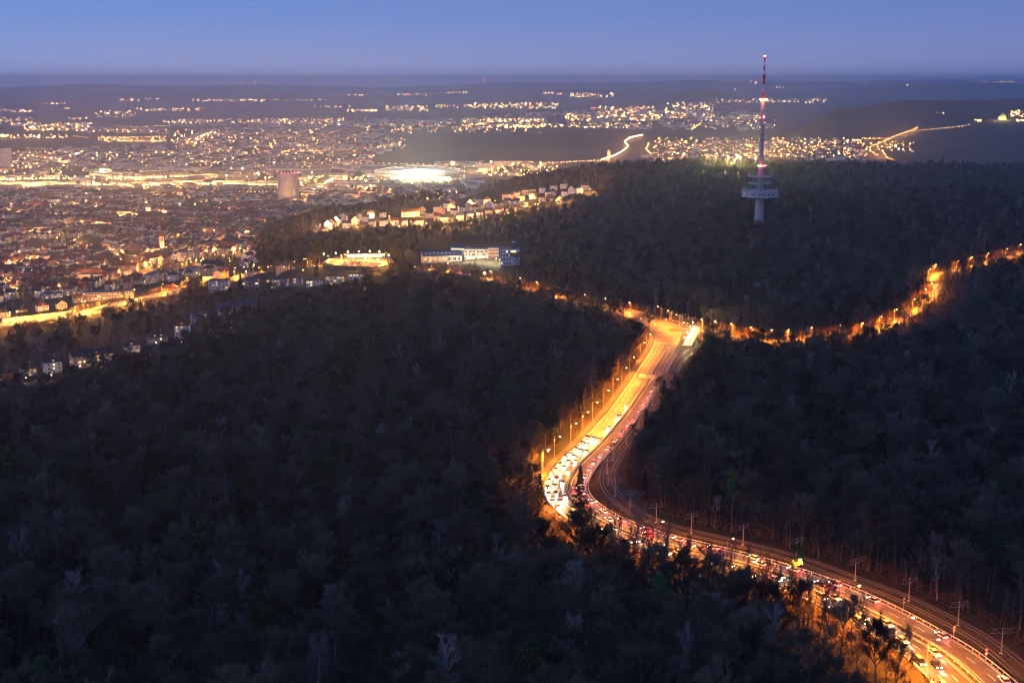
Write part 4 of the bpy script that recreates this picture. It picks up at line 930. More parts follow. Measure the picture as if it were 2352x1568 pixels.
def villa(D, kind, size, wc, rc, yaw, label, lit=.45, group=None):
    w, d, st = size; x, y = at(*D); sh = 2.9; H = st*sh+.3
    r = empty('house', (x, y, gz(x, y)), face_yaw(x, y)+yaw); tag(r, label, 'house', group or 'villas at the forest edge and along the hillside road')
    Wb, R = walls_roof(kind, w, d, H, wallm(wc), roofm_(rc)); Wb.build('wall', r); ro = R.build('roof', r)
    MB().mat(wallm('grey')).box(-.5,-.4,0,.5,.4,1.6 if kind == 'flat' else d*.375+1.6).build('chimney', ro, loc=(w*.2, d*.08, H))
    rr = random.Random(hash(label) % 1000 if False else len(label)*7+int(D[0]))
    add_windows(r, w, d, st, 0, sh, lit, big=(kind == 'flat' or w > 22), rg_=rr)
    if kind != 'flat':       # dormers with windows
        n = max(1, int(w/7)); 
        for k in range(n):
            u = -w*.34+w*.68*(k+.5)/n; dm = MB().mat(wallm(wc)).box(u-1,-d*.40,H+.2,u+1,-d*.12,H+1.9); dm.mat(roofm_(rc)).box(u-1.2,-d*.43,H+1.9,u+1.2,-d*.08,H+2.1); q = dm.build('dormer', ro)
            childobj('dormer_window', window_mesh(1.1, 1.0, rr.choice(WL) if rr.random() < .45 else win_d), ro, (u, -d*.40, H+.6))
    if st >= 2 and (w > 15):   # balconies on the view side
        for s in range(1, st):
            u = rr.choice([-w*.27, w*.25]); b = MB().mat(wallm('white' if wc != 'white' else 'grey')).box(u-2.6,-d/2-1.4,sh*s-.1,u+2.6,-d/2,sh*s+.1); b.box(u-2.6,-d/2-1.4,sh*s+.1,u+2.6,-d/2-1.25,sh*s+1.0); b.build('balcony', r)
    return r
for (X, Y, kind, size, wc, rc, yaw, label) in HOUSES: villa((X, Y), kind, size, wc, rc, yaw, label, lit=.5 if 'lit' in label or 'glow' in label else (.1 if 'unlit' in label else .25))
# porch and garden lamps of the villas
ld_porch = bpy.data.lights.new('porch_light', 'POINT'); ld_porch.energy = 2500; ld_porch.color = (1,.62,.28); ld_porch.shadow_soft_size = .2
porch_em = emis('porch_lamp', (1,.72,.35), 18)
def glow_lamp(D, label, e=1.0, h=3.2, ld=None, group='garden and porch lamps', r=.5, em=None):
    x, y = at(*D, h); z = gz(x, y); g = empty('garden_lamp', (x, y, z)); tag(g, label, 'lamp', group)
    MB().mat(polem).tube((0,0,-1),(0,0,h),.07,n=5).build('pole', g); MB().mat(em or porch_em).blob((0,0,h+.3), r).build('lamp_glass', g)
    l = bpy.data.objects.new('lamp_light', ld or ld_porch); COL.objects.link(l); l.parent = g; l.location = (0,-.6,h+.9)
ld_star = bpy.data.lights.new('flood_light', 'POINT'); ld_star.energy = 190000; ld_star.color = (1,.5,.10); ld_star.shadow_soft_size = .5
glow_lamp((1113,628), 'starlike bright sodium lamp above the dark trees below the clinic', h=23, ld=ld_star, r=1.3, em=emis('star_lamp', (1,.60,.16), 14))
glow_lamp((882,655), 'small bright lamp glowing in the dark wood below the parking area', h=5, ld=ld_star, r=1.0, em=emis('star_lamp2', (1,.55,.15), 10))
for D, l in (((60,868),'lamp at the lit ground floor of the cream villa'),((118,862),'terrace lamp of the white three storey villa'),((205,846),'lamp left below the long pink apartment block'),((232,842),'lamp under the lit balcony of the long pink apartment block'),((302,814),'lamp at the corner of the white villa'),((356,796),'left terrace lamp of the wide grey villa'),((378,800),'right terrace lamp of the wide grey villa'),((417,785),'lamp on the balconies of the tall white house'),((8,735),'bright porch lamp at the left picture edge'),((515,730),'terrace lamp of the blue roofed house'),((716,692),'lamp in the trees under the villas'),((740,682),'second lamp in the trees right under the villas'),((772,656),'terrace lamp of the white villa with glowing ground floor'),((303,690),'bright white lamp beside the hillside road'),((280,852),'lone lamp at the dark forest edge')): glow_lamp(D, l)
# ------------------------------------------------------------------ settlement on the wooded slope
SET = [(85,385,0),(180,385,1),(215,372,1),(250,350,1),(300,322,1),(325,382,0),(395,352,1),(430,325,1),(480,330,0),(530,370,0),(520,300,0),(620,362,0),(615,295,0),(705,362,0),(785,362,0),(815,290,2),(885,360,2),(875,285,0),(930,268,1),(985,300,0),(1045,250,0),(1050,322,0),(1080,275,1),(1130,335,2),(1120,222,0),(1155,200,1),(1160,242,1),(1180,280,0),(1230,320,0),(1245,250,0),(1290,242,1),(1310,305,0),(1320,215,1),(1345,252,0),(1375,190,0),(1385,232,1),(1385,295,0),(1445,190,3),(1460,225,1),(1460,280,0),(1520,225,3),(1540,275,0),(1600,265,0),(1608,200,0),(1612,150,2),(1665,260,3),(1680,200,0),(1680,135,0),(1720,165,3),(1722,240,3),(1750,115,3),(1760,215,0),(1810,108,3),(1812,146,0),(1885,100,3),(1885,176,3),(1930,135,0),(1960,180,3),(1970,125,3),(1975,80,3),(2027,190,1),(2055,65,0),(2060,128,0),(2125,105,1),(2125,182,4),(2180,105,3),(2228,80,3),(1252,98,0)]
SET.sort()
def ordinal(n): return f'{n}' + ('th' if 10 <= n % 100 <= 20 else {1:'st',2:'nd',3:'rd'}.get(n % 10, 'th'))
rs = random.Random(5)
for i, (a, b, t) in enumerate(SET):
    X, Y = 702.6+a/3.472, 414+b/3.472; x, y = at(X, Y, 0, 1900, 2900); k = ['gable','gable','gable','hip','flat'][t]
    w, d, st = [(12,10,3),(11,13,3),(22,11,3),(12,11,3),(22,9,2)][t]; w *= rs.uniform(.9,1.15)
    wc = rs.choice(['white','white','white','cream','pink','bluewhite']); rc = rs.choice(['brown','dark','dark','red','blue']); H = st*2.9+.4
    yw = face_yaw(x, y)+rs.uniform(-.25,.25)+ (1.35 if t == 1 else 0)
    r = empty('house', (x, y, gz(x, y)), yw); shape = {'gable':'gabled','hip':'hipped','flat':'flat'}[k]
    tag(r, f'{wc.replace("bluewhite","bluish white")} house with {rc.replace("dark","dark grey")} {shape} roof, {ordinal(i+1)} from the left in the hillside settlement', 'house', 'houses of the settlement on the wooded slope')
    Wb, R = walls_roof(k, w, d, H, wallm(wc), roofm_(rc), pitch=.85, below=8); Wb.build('wall', r); R.build('roof', r)
    dirs = [(0,-d/2,0,w),(w/2,0,math.pi/2,d)] if t != 1 else [(0,-d/2,0,w),(-w/2,0,-math.pi/2,d)]
    for cx, cyy, rz, L_ in dirs:
        for s in range(st):
            for q in (-.25, .25):
                if rs.random() < .55: childobj('window', window_mesh(1.9, 1.5, rs.choice(WL) if rs.random() < .42 else win_d), r, (cx+q*L_*math.cos(rz), cyy+q*L_*math.sin(rz), s*2.9+.9)).rotation_euler = (0,0,rz)
# lamps of the settlement
ld_set = bpy.data.lights.new('lamp_light', 'POINT'); ld_set.energy = 120000; ld_set.color = (1,.42,.09); ld_set.shadow_soft_size = .4
far_em = emis('street_lamp_glow', (1.0,.50,.13), 12); far_em2 = emis('street_lamp_white', (1,.78,.42), 13); far_em3 = emis('street_lamp_orange', (1,.34,.08), 8); red_em = emis('red_beacon', (1,.08,.10), 22)
lmesh = {}
def far_lamp_mesh(r, h, em):
    k = (round(r,1), h, em.name)
    if k not in lmesh: lmesh[k] = MB().mat(polem).tube((0,0,-1),(0,0,h),.12,n=4).mat(em).blob((0,0,h), r).mesh('street_lamp')
    return lmesh[k]
def far_lamp(X, Y, r, h, em, ld, label, group, dmin=0, dmax=1e9):
    x, y = at(X, Y, h, dmin, dmax); z = gz(x, y); o = bpy.data.objects.new('street_lamp', far_lamp_mesh(r, h, em)); COL.objects.link(o); o.location = (x, y, z); tag(o, label, 'street lamp', group)
    if ld: l = bpy.data.objects.new('lamp_light', ld); COL.objects.link(l); l.parent = o; l.location = (0,-1.5,h+.8)
    return o
for i, (a, b) in enumerate([(45,380),(150,360),(215,325),(270,395),(405,335),(520,272),(665,287),(745,365),(835,350),(905,262),(960,345),(1090,330),(1190,322),(1215,215),(1285,310),(1295,345),(1385,300),(1440,298),(1510,165),(1585,270),(1690,145),(1780,125),(1830,190),(1790,215),(1850,190),(1640,250),(1940,100),(2000,205),(2150,62),(2265,68),(2070,155),(1300,200)]):
    far_lamp(702.6+a/3.472, 414+b/3.472, .95, 7, far_em, ld_set, f'orange street lamp, {ordinal(i+1)} from the left between the settlement houses', 'street lamps in the hillside settlement', 1900, 2900)
# ------------------------------------------------------------------ town streets
ld_town = bpy.data.lights.new('lamp_light', 'POINT'); ld_town.energy = 85000; ld_town.color = (1,.38,.08); ld_town.shadow_soft_size = .6
ld_far = bpy.data.lights.new('lamp_light', 'POINT'); ld_far.energy = 120000; ld_far.color = (1,.38,.10); ld_far.shadow_soft_size = 2
ld_ind = bpy.data.lights.new('valley_and_fill_light', 'POINT'); ld_ind.energy = 190000; ld_ind.color = (1,.44,.10); ld_ind.shadow_soft_size = 3
STREETS = [  # D polyline, step in px, name
 ([(79,593),(108,578),(149,559),(182,547)], 7, 'the street climbing to the gabled block'), ([(230,564),(264,578),(298,605),(307,614)], 7, 'the street lined by a long terrace of town houses'),
 ([(338,612),(342,603),(347,590),(355,574)], 5, 'the glowing square below the church'), ([(8,608),(48,598),(75,596)], 9, 'the street at the left edge of the town'), ([(0,633),(12,645),(24,660),(40,664)], 7, 'the steep lane at the left edge'),
 ([(165,658),(180,640),(205,632)], 9, 'the lane above the office building'), ([(470,518),(504,535),(528,554)], 8, 'the long terrace street right of the church'), ([(562,548),(572,534),(582,520),(590,508)], 6, 'the orange street at the foot of the wooded spur'),
 ([(79,480),(88,470),(96,458)], 5, 'the steep far street at the left'), ([(0,475),(36,485),(70,488)], 8, 'the long block at the left edge'), ([(142,465),(192,467),(242,466)], 10, 'the park side street'), ([(400,545),(415,538)], 7, 'the small lit square right of the church'),
 ([(300,624),(330,628),(350,640)], 12, 'the street above the yellow lit house'), ([(417,607),(439,595),(470,600)], 12, 'the lane right of the glowing square'), ([(254,497),(319,492),(380,487)], 12, 'the depot buildings'), ([(440,512),(400,505),(340,512)], 12, 'the long halls behind the church'), ([(110,600),(150,615),(190,612)], 14, 'the dark villa quarter'),
 ([(250,520),(200,510),(140,512)],14,'the middle of the town'), ([(500,480),(560,482),(620,478)],13,'the quarter before the gasometer'), ([(30,540),(80,530),(120,540)],14,'the left quarter'), ([(470,570),(520,575),(560,570)],14,'the quarter below the spur')]
def poly_px(pts, step):
    out = []; P = np.array(pts, float); s = np.concatenate([[0], np.cumsum(np.hypot(*np.diff(P, axis=0).T))]); t = np.arange(0, s[-1]+.01, step)
    return list(zip(np.interp(t, s, P[:,0]), np.interp(t, s, P[:,1])))
rl = random.Random(9); nstreet = 0
for pts, step, nm in STREETS:
    for X, Y in poly_px(pts, step):
        X += rl.uniform(-2,2); Y += rl.uniform(-1,1); far_lamp(X, Y, rl.uniform(.8,1.25), 8, far_em, ld_town, f'orange street lamp on {nm}', 'street lamps on '+nm); nstreet += 1
FARL_ = [([(0,432),(60,430),(130,428),(200,428),(260,430),(330,428),(400,428),(470,426),(540,428),(600,432),(640,428)], 24, 'ind'), ([(10,415),(90,412),(200,410),(300,415),(390,412),(450,405),(520,415),(600,402)], 34, 'ind'),
 ([(702,456),(720,443),(742,428),(760,418),(775,410)], 11, 'ind'), ([(690,420),(730,415),(790,415),(850,408)], 26, 'ind'), ([(820,460),(780,456),(850,448),(900,452)], 22, 'far'), ([(365,451),(418,452)], 14, 'ind'),
 ([(1080,404),(1130,402),(1180,392),(1240,380),(1280,377)], 25, 'ind'), ([(640,395),(760,382),(850,377),(960,376),(1060,382)], 33, 'far'), ([(0,395),(60,380),(120,372),(180,382),(60,360),(120,358)], 28, 'far'),
 ([(1382,371),(1410,362),(1432,350),(1443,340),(1434,329),(1447,320),(1475,314)], 9, 'far'), ([(1490,334),(1484,346),(1494,357),(1512,361),(1560,364),(1620,364)], 12, 'far'), ([(1655,366),(1700,362),(1760,366),(1820,362)], 22, 'far'),
 ([(2016,363),(1997,349),(2000,341),(2023,332),(2045,323),(2066,313),(2083,308),(2109,297)], 13, 'far'), ([(2026,355),(2036,366)], 8, 'far'), ([(1600,340),(1650,335),(1700,340),(1760,335),(1820,340),(1880,340),(1730,355),(1800,352),(1620,350)], 24, 'far'),
 ([(440,330),(455,318),(480,310),(520,304)], 12, 'far'), ([(560,330),(620,320),(700,315),(760,325),(640,345),(700,350),(780,345),(840,350),(560,355),(480,345)], 34, 'far'), ([(60,297),(110,296),(160,292),(200,296)], 24, 'far'), ([(240,322),(300,325),(380,325)], 30, 'far'), ([(1066,292),(1110,288),(1150,283),(1200,286),(1244,292)], 22, 'far'), ([(1320,271),(1350,270),(1412,268),(1460,270),(1510,268)], 18, 'far'), ([(1545,271),(1600,270),(1640,272)], 26, 'far'), ([(560,282),(640,285),(720,285),(780,290)], 40, 'far'), ([(220,270),(260,262),(330,254),(440,256)], 40, 'far'),([(0,318),(60,318),(110,316)],30,'far')]
dots = MB(); lightn = 0
for pts, step, k in FARL_:
    for X, Y in poly_px(pts, step):
        x, y = at(X+rl.uniform(-3,3), Y+rl.uniform(-1,1)); z = gz(x, y); l = bpy.data.objects.new('street_light', ld_ind if k == 'ind' else ld_far); COL.objects.link(l); l.location = (x, y, z+(22 if k == 'ind' else 14)); lightn += 1
# ------------------------------------------------------------------ scattered lamps of the far town: too many to count
DOTM = [far_em, far_em2, far_em3, red_em, emis('mercury_lamp', (.85,1.0,.62), 6), emis('cool_lamp', (.8,.9,1.0), 6)]
for m in DOTM: dots.mat(m)
def dotcl(X0, X1, Y0, Y1, n, s=1.0, mix=(.55,.13,.26,.015,.03,.015), slope=0.0):
    for _ in range(n):
        u = rl.random(); X = X0+(X1-X0)*u; Y = rl.uniform(Y0, Y1)+slope*(u-.5); x, y = at(X, Y); d = math.hypot(x, y); q = rl.random(); c = 0
        for i, p in enumerate(mix):
            c += p
            if q <= c: break
        dots.cm = i; dots.blob((x, y, gz(x, y)+8), d*rl.choice([.00015,.0002,.00028,.0004,.0006])*s)
def dotline(pts, step, s=1.0, j=1.2, mats=(0,1,2)):
    for X, Y in poly_px(pts, step):
        x, y = at(X+rl.uniform(-j,j), Y+rl.uniform(-j,j)*.5); d = math.hypot(x, y); dots.cm = rl.choice(mats); dots.blob((x, y, gz(x, y)+9), d*rl.uniform(.00022,.00042)*s)
for a in [(0,700,500,640,330,.8),(0,480,450,500,240,.9),(480,700,462,500,90,.9),(0,850,386,440,430,1.15),(0,200,350,386,150,1.1),(200,420,352,384,90,1),(400,860,300,384,620,.95),(860,930,320,345,50,.9),(560,860,282,300,110,.8),(374,564,277,286,70,.8),(565,790,274,286,120,.85),(850,1060,282,294,60,.8),(880,1250,295,308,90,.8,),(1060,1250,276,296,230,1.1),(1250,1500,285,296,110,.9),(1300,1520,262,280,260,1.1),(1374,1503,246,262,130,.8),(1527,1640,238,274,190,.9),(1640,1760,268,276,50,.9),(1530,1780,278,300,90,.8),(1500,1990,320,366,520,1.0),(1990,2100,330,352,70,.9),
          (96,156,238,240,16,.8),(150,160,250,252,6,.8),(0,75,254,259,24,.8),(276,322,229,233,24,.7),(216,312,256,271,60,.8),(312,468,250,256,70,.7),(437,564,229,234,50,.7),(550,625,230,234,22,.9),(613,780,229,233,30,.6),(718,805,245,249,20,.7),(793,870,253,258,46,.9),(884,982,244,256,80,.8),(913,985,216,221,24,.8),(797,843,218,221,10,.8),(841,862,202,206,7,.7),(992,1129,242,249,60,.8),(1021,1073,212,216,20,.6),(1080,1282,238,251,150,.9),(1246,1290,213,217,20,.8),(1306,1412,215,224,60,.9),(0,75,272,290,44,.8),(55,210,285,303,170,1.0),(149,204,272,276,14,.8),(0,45,312,320,34,.9),(55,154,312,320,48,.9),(204,384,300,306,70,.9),(226,382,317,329,90,.8),(380,470,322,330,20,.8),
          (1640,1900,229,238,90,.8),(1660,1700,205,212,10,.7),(1780,1800,200,203,5,.7),(1950,2000,191,193,8,.7),(2130,2160,180,183,6,.8),(2200,2330,188,191,24,.6),(1720,1760,186,196,14,.7),(1640,1700,186,190,10,.6),(2238,2254,279,284,16,.8),(2322,2352,258,272,34,.9),(2335,2352,279,283,14,1.0),(2150,2170,262,266,5,.7),(2080,2100,196,198,4,.8),(850,1060,405,425,60,1.3),(1060,1280,376,408,160,1.2),(690,860,408,440,150,1.2),(780,1050,440,468,90,1.1),(330,380,225,232,5,.6),(1500,1560,366,374,12,1),(1620,1760,360,370,40,.9)]:
    dotcl(*a)
dotline([(702,456),(720,443),(742,428),(760,418),(775,410)], .9, 1.5, 1.4, (1,1,0)); dotline([(1382,371),(1410,362),(1432,350),(1443,340),(1434,329),(1447,320),(1475,314)], .8, 1.0, .6, (1,1,0))
dotline([(1490,334),(1484,346),(1494,357),(1512,361)], 1.4, 1.0, 1.2, (0,2)); dotline([(2016,363),(1997,349),(2000,341),(2023,332),(2045,323),(2066,313),(2083,308),(2109,297)], 2.2, .9, 1.6, (0,2,2)); dotline([(2026,350),(2038,368),(2052,372)], 2, .9, 1.5, (0,2))
dotline([(2083,306),(2115,304),(2150,301),(2179,298),(2215,294),(2231,289)], 8, .9, .5, (2,0)); dotline([(1980,323),(2042,323)], 4, 1.0, 1.5, (0,2)); dotline([(170,316),(202,320)], 4, .8, .5, (2,)); dotline([(226,319),(380,317)], 7, .9, .8, (0,2)); dotline([(275,327),(382,327)], 5, .8, .6, (0,2))
dotline([(0,431),(160,428),(320,430),(480,427),(640,430)], 3.2, 1.6, 2.5, (0,0,1)); dotline([(0,418),(200,412),(390,412),(600,404)], 6, 1.6, 4, (0,1,1)); dotline([(700,377),(1060,383)], 13, 1.0, 1, (0,2)); dotline([(1240,380),(1400,372)], 7, 1.2, 1.2, (0,3,0)); dotline([(300,295),(370,292),(390,291)], 3, .5, .3, (0,)); dotline([(440,330),(455,318),(480,310),(520,304)], 3, 1.1, 2, (0,1))
dotline([(1590,300),(1600,292),(1615,284)], 3, 1.1, 1, (0,)); dotline([(640,446),(480,447)], 9, 1.2, 1, (0,2))
for a in [(-260,0,500,660,120,.8),(-260,0,380,500,260,1.1),(-260,0,300,380,90,.9),(-260,0,255,300,60,.8),(2352,2600,262,330,50,.9)]: dotcl(*a)
do = dots.build('town_lights'); tag(do, 'countless street lamps and lit fronts of the far town', kind='stuff')
# ------------------------------------------------------------------ houses of the town
def hproto(kind, w, d, H, wc, rc, lit, sd):
    rr = random.Random(sd); Wb, R = walls_roof(kind, w, d, H, wallm(wc), roofm_(rc), pitch=.85, below=6); Wn = MB(); nl = max(1, int(H/2.9))
    for (cx, cyy), rz, L_ in (((0,-d/2), 0, w), ((-w/2,0), -math.pi/2, d), ((w/2,0), math.pi/2, d), ((0,d/2), math.pi, w)):
        n = max(2, int(L_/3.6)); Mx = Matrix.Translation((cx, cyy, 0)) @ Matrix.Rotation(rz, 4, 'Z')
        for s in range(nl):
            for k in range(n):
                q = rr.random()
                if q > .8: continue
                u = -L_/2+L_*(k+.5)/n; Wn.mat(rr.choice(WL) if q < lit else win_d); Wn.box(u-.75,-.06,s*2.9+.9,u+.75,.0,s*2.9+2.4, Mx)
    one = MB()
    for m_, mm in ((Wb, None), (R, None)): one.mat(m_.mats[0]); one.add(m_.v, m_.f)
    b0 = len(one.v); one.v += Wn.v
    for f, mi in zip(Wn.f, Wn.m): one.mat(Wn.mats[mi]); one.f.append(tuple(b0+i for i in f)); one.m.append(one.cm)
    return Wb.mesh('wall'), R.mesh('roof'), Wn.mesh('windows'), one.mesh('town_house'), f'{wc} {"block" if w > 20 else "house"} with {rc} {"flat" if kind=="flat" else ("gabled" if kind=="gable" else "hipped")} roof', max(w, d)
rp = random.Random(14)
HP = [hproto('gable', rp.uniform(10,13), rp.uniform(9,12), rp.choice([6.2,8.8,9.2]), rp.choice(['white','cream','beige','white','pink']), rp.choice(['dark','brown','brown','red','dark']), .13, i) for i in range(9)]
HP += [hproto('hip', 14, 11, 9, rp.choice(['cream','beige','white']), rp.choice(['brown','dark']), .15, 20+i) for i in range(2)]
HT = [hproto('gable', rp.uniform(26,42), 11, 12, rp.choice(['beige','cream','pink','white']), rp.choice(['brown','dark']), .12, 30+i) for i in range(4)]
HF = [hproto('flat', rp.uniform(26,60), rp.uniform(14,24), rp.uniform(8,15), rp.choice(['officew','white','beige','cream']), 'grey', .16, 40+i) for i in range(5)]
HI = [hproto('flat', rp.uniform(60,120), rp.uniform(30,50), rp.uniform(10,18), rp.choice(['officew','beige','grey','white']), rp.choice(['grey','dark']), .16, 50+i) for i in range(5)]
HV = [hproto('gable', 11, 11, 7, rp.choice(['white','cream','white']), rp.choice(['dark','brown']), .2, 60+i) for i in range(3)]
TOWN = [  # polygon in D, spacing, prototypes, fill
 ([(-260,745),(30,696),(120,688),(300,662),(470,634),(560,612),(590,602),(592,560),(640,520),(700,494),(700,470),(-260,470)], 19, HP*2+HT+HF[:1], .80),
 ([(-260,470),(700,470),(860,478),(1010,458),(1040,446),(880,440),(-260,440)], 30, HP+HT*2+HF, .75),
 ([(-260,440),(1060,440),(1260,386),(1290,374),(1060,374),(860,384),(-260,384)], 78, HI*2+HF, .75),
 ([(-260,384),(860,384),(850,360),(940,334),(900,322),(860,296),(600,284),(470,300),(380,334),(-260,350)], 40, HV*3+HT*2+HF, .75),
 ([(1460,374),(1990,372),(1990,330),(1900,322),(1640,318),(1520,330),(1500,350)], 36, HV*4+HT, .62),
 ([(1990,352),(2100,352),(2100,332),(1990,336)], 50, HV, .4),
 ([(850,300),(1500,298),(1760,300),(1760,255),(1300,255),(1060,274),(560,274),(380,276),(380,290),(560,296)], 85, HF*2+HI+HV+HT, .55),
 ([(40,305),(384,308),(384,296),(210,284),(40,284)], 80, HF+HT*2, .6),
 ([(700,470),(1000,455),(940,440),(780,440)], 40, HF+HT, .6)]
HXY = [at(H[0], H[1]) for H in HOUSES]
spots = []
rt = np.random.RandomState(77)
for poly, spc, protos_, fill in TOWN:
    pr = []
    W_ = [at(*p) for p in poly]; xs = [p[0] for p in W_]; ys = [p[1] for p in W_]
    gx, gy = np.meshgrid(np.arange(min(xs), max(xs), spc), np.arange(min(ys)*.97, max(ys)*1.02, spc*1.15)); gx = gx.ravel()+rt.uniform(-.2,.2,gx.size)*spc; gy = gy.ravel()+rt.uniform(-.2,.2,gx.size)*spc
    gx = gx+14*np.sin(gy/190); gy = gy+20*np.sin(gx/230); z = ground(gx, gy); q1, q2 = proj(gx, gy, z); ok = inpoly(q1, q2, poly) & (rt.uniform(0,1,gx.size) < fill)
    blk = (np.floor(gx/ (spc*4.6)).astype(int)*7+np.floor(gy/(spc*4.6)).astype(int)*13)
    # streets stay free
    ok &= (np.mod(gx/spc, 5.0) > .75) & (np.mod(gy/spc, 6.0) > .75)
    gx, gy, z, blk, q1, q2 = gx[ok], gy[ok], z[ok], blk[ok], q1[ok], q2[ok]
    for j in range(len(gx)):
        d_ = math.hypot(gx[j], gy[j]); park = math.sin(gx[j]/140+2)*math.sin(gy[j]/210+1)
        if park > .72: continue
        if math.sqrt(((VP[:,0]-gx[j])**2+(VP[:,1]-gy[j])**2).min()) < 34: continue
        if any(math.hypot(gx[j]-hx, gy[j]-hy) < 24 for hx, hy in HXY) if d_ < 1800 else False: continue
        yaw = .5*math.sin(gx[j]/310)+.45*math.sin(gy[j]/270+1)+ (math.pi/2 if (blk[j] % 3) == 0 else 0)+rt.normal(0,.05)
        spots.append((d_, gx[j], gy[j], z[j], yaw, random.choice(protos_), q1[j], q2[j]))

LANDM = [((371,575),'the church with the pointed spire'),((345,600),'the glowing square'),((90,585),'the street climbing from the left edge'),((250,575),'the long terrace street'),((20,650),'the steep lit lane at the left edge'),((170,650),'the lane above the office building'),((500,535),'the terrace street right of the church'),((575,530),'the orange street under the wooded spur'),((300,500),'the depot buildings'),((130,620),'the dark villa quarter'),((440,600),'the lane right of the glowing square'),((540,590),'the foot of the wooded slope'),((400,640),'the hillside road'),((60,540),'the left quarter of the town')]
print("SPOTS", len(spots))
spots.sort(key=lambda s: s[0]); used = 0; rest_ = []
vis = [s for s in spots if -10 < s[6] < 2360]
for i, s in enumerate(vis):
    d_, x, y, z, yaw, P, qx, qy = s
    if used < 240 and 1400 < d_ < 3600:
        o = bpy.data.objects.new('town_house', P[0]); COL.objects.link(o); o.location = (x, y, z); o.rotation_euler = (0,0,yaw); childobj('roof', P[1], o); childobj('windows', P[2], o)['kind'] = 'stuff'
        lm_ = min(LANDM, key=lambda l: math.hypot(l[0][0]-qx, (l[0][1]-qy)*2)); side = ('left of' if qx < lm_[0][0]-12 else ('right of' if qx > lm_[0][0]+12 else ('behind' if qy < lm_[0][1] else 'in front of')))
        tag(o, ' '.join(f'{P[4]}, {side} {lm_[1]}'.split()[:16]), 'house', 'houses of the near town'); used += 1
    else: rest_.append(s)
allp = HP+HT+HF+HI+HV; pid = {id(p): i for i, p in enumerate(allp)}
def turned(name, S_, protos__, label):
    ob = instancer(name, np.array([(s[1], s[2], s[3]) for s in S_]), [pid[id(s[5])] for s in S_], [1.0]*len(S_), protos__, label=label)
    ob.data.attributes['turn'].data.foreach_set('value', np.array([s[4] for s in S_], np.float32)); return ob
turned('far_town', rest_, [p[3] for p in allp], 'roofs and walls of the far town, thousands of small buildings')
print('TOWN', len(vis), used)
# trees of the town, its parks and the river bank
tt_ = []
rq = np.random.RandomState(4)
for poly, n in (([(-20,470),(-20,715),(300,665),(470,632),(590,590),(600,560),(700,494),(700,470)], 900), ([(-40,437),(640,437),(640,462),(-40,462)], 700), ([(40,690),(230,668),(230,640),(60,655)], 160), ([(400,380),(860,380),(900,330),(600,300)], 400), ([(1480,368),(1990,366),(1960,330),(1560,322)], 260), ([(640,432),(850,425),(1080,400),(1060,450),(700,462)], 300), ([(0,362),(400,362),(400,350),(0,350)], 200)):
    b_ = np.array(poly); k = 0
    while k < n:
        X = rq.uniform(b_[:,0].min(), b_[:,0].max()); Y = rq.uniform(b_[:,1].min(), b_[:,1].max())
        if inpoly(X, Y, poly): x, y = at(X, Y); tt_.append((x, y, gz(x, y))); k += 1
        else: k += .2
tt_ = np.array(tt_); hx_ = np.array(HXY); okm = np.array([np.hypot(hx_[:,0]-p[0], hx_[:,1]-p[1]).min() > 20 and ((VP[:,0]-p[0])**2+(VP[:,1]-p[1])**2).min() > 17**2 for p in tt_]); tt_ = tt_[okm]
instancer('town_trees', tt_, rq.randint(0, len(protos), len(tt_)), rq.uniform(.4,.8,len(tt_)), protos, label='bare and dark trees between the houses of the town')
# ------------------------------------------------------------------ telecommunication tower
def zrow(X, Y, d): return ZC - d*tandip(X, Y)
concm = mat('tower_concrete', (.50,.50,.49), .8, var=.08, scale=.12); redp = mat('mast_red', (.55,.045,.035), .5); whp = mat('mast_white', (.80,.80,.80), .5); metm = mat('platform_metal', (.56,.60,.62), .5, var=.06, scale=.5); darkm = mat('dark_metal', (.10,.10,.11), .6)
TD = 1500.0; ta = math.atan((1750-1176)/(FD*cp)*.985)
tx, ty = TD*math.sin(ta), TD*math.cos(ta)
for _ in range(8):
    u, v = proj(tx, ty, ZC-60); ta -= (u-1750)/FD; tx, ty = TD*math.sin(ta), TD*math.cos(ta)
tz = gz(tx, ty); TWR = empty('telecom_tower', (tx, ty, tz), face_yaw(tx, ty)); tag(TWR, 'tall slender telecommunication tower with round platforms and red and white antenna mast', 'tower')
Z = lambda Y: zrow(1750, Y, TD)-tz
MB().mat(concm).lathe([(6.0,-2),(5.1,Z(500)),(4.9,Z(485)),(4.35,Z(458)),(3.9,Z(445)),(3.3,Z(420)),(2.85,Z(381)),(2.5,Z(345)),(2.3,Z(310)),(2.1,Z(260)),(1.75,Z(232))], 24).build('shaft', TWR, smooth=True)
def seg(n, r, Y0, Y1, m, nm, k=12): MB().mat(m).lathe([(r,Z(Y0)),(r,Z(Y1))], k).build(nm, TWR)
seg(0,1.3,231.9,213.4,redp,'mast_section'); 
m = MB().mat(whp)
for a in range(4): q = a*math.pi/2+.78; m.tube((1.1*math.cos(q),1.1*math.sin(q),Z(213.4)),(1.1*math.cos(q),1.1*math.sin(q),Z(194)),.28,n=5)
m.mat(whp).lathe([(.5,Z(213.4)),(.5,Z(194))],8); m.build('mast_lattice', TWR)
for Y0, Y1, mm, r in ((194,171,redp,1.3),(171,161.2,whp,.85),(161.2,151.7,redp,.85),(151.7,141.7,whp,.85),(141.7,132,redp,.85)): seg(0,r,Y0,Y1,mm,'mast_section')
MB().mat(redp).lathe([(1.3,Z(178.5)),(2.6,Z(178)),(2.6,Z(176.5)),(1.3,Z(176))], 12).build('mast_ring', TWR)
MB().mat(metm).lathe([(1.2,Z(132)),(1.8,Z(131)),(1.8,Z(129.5))], 12).build('mast_top', TWR)
dip = MB().mat(metm)
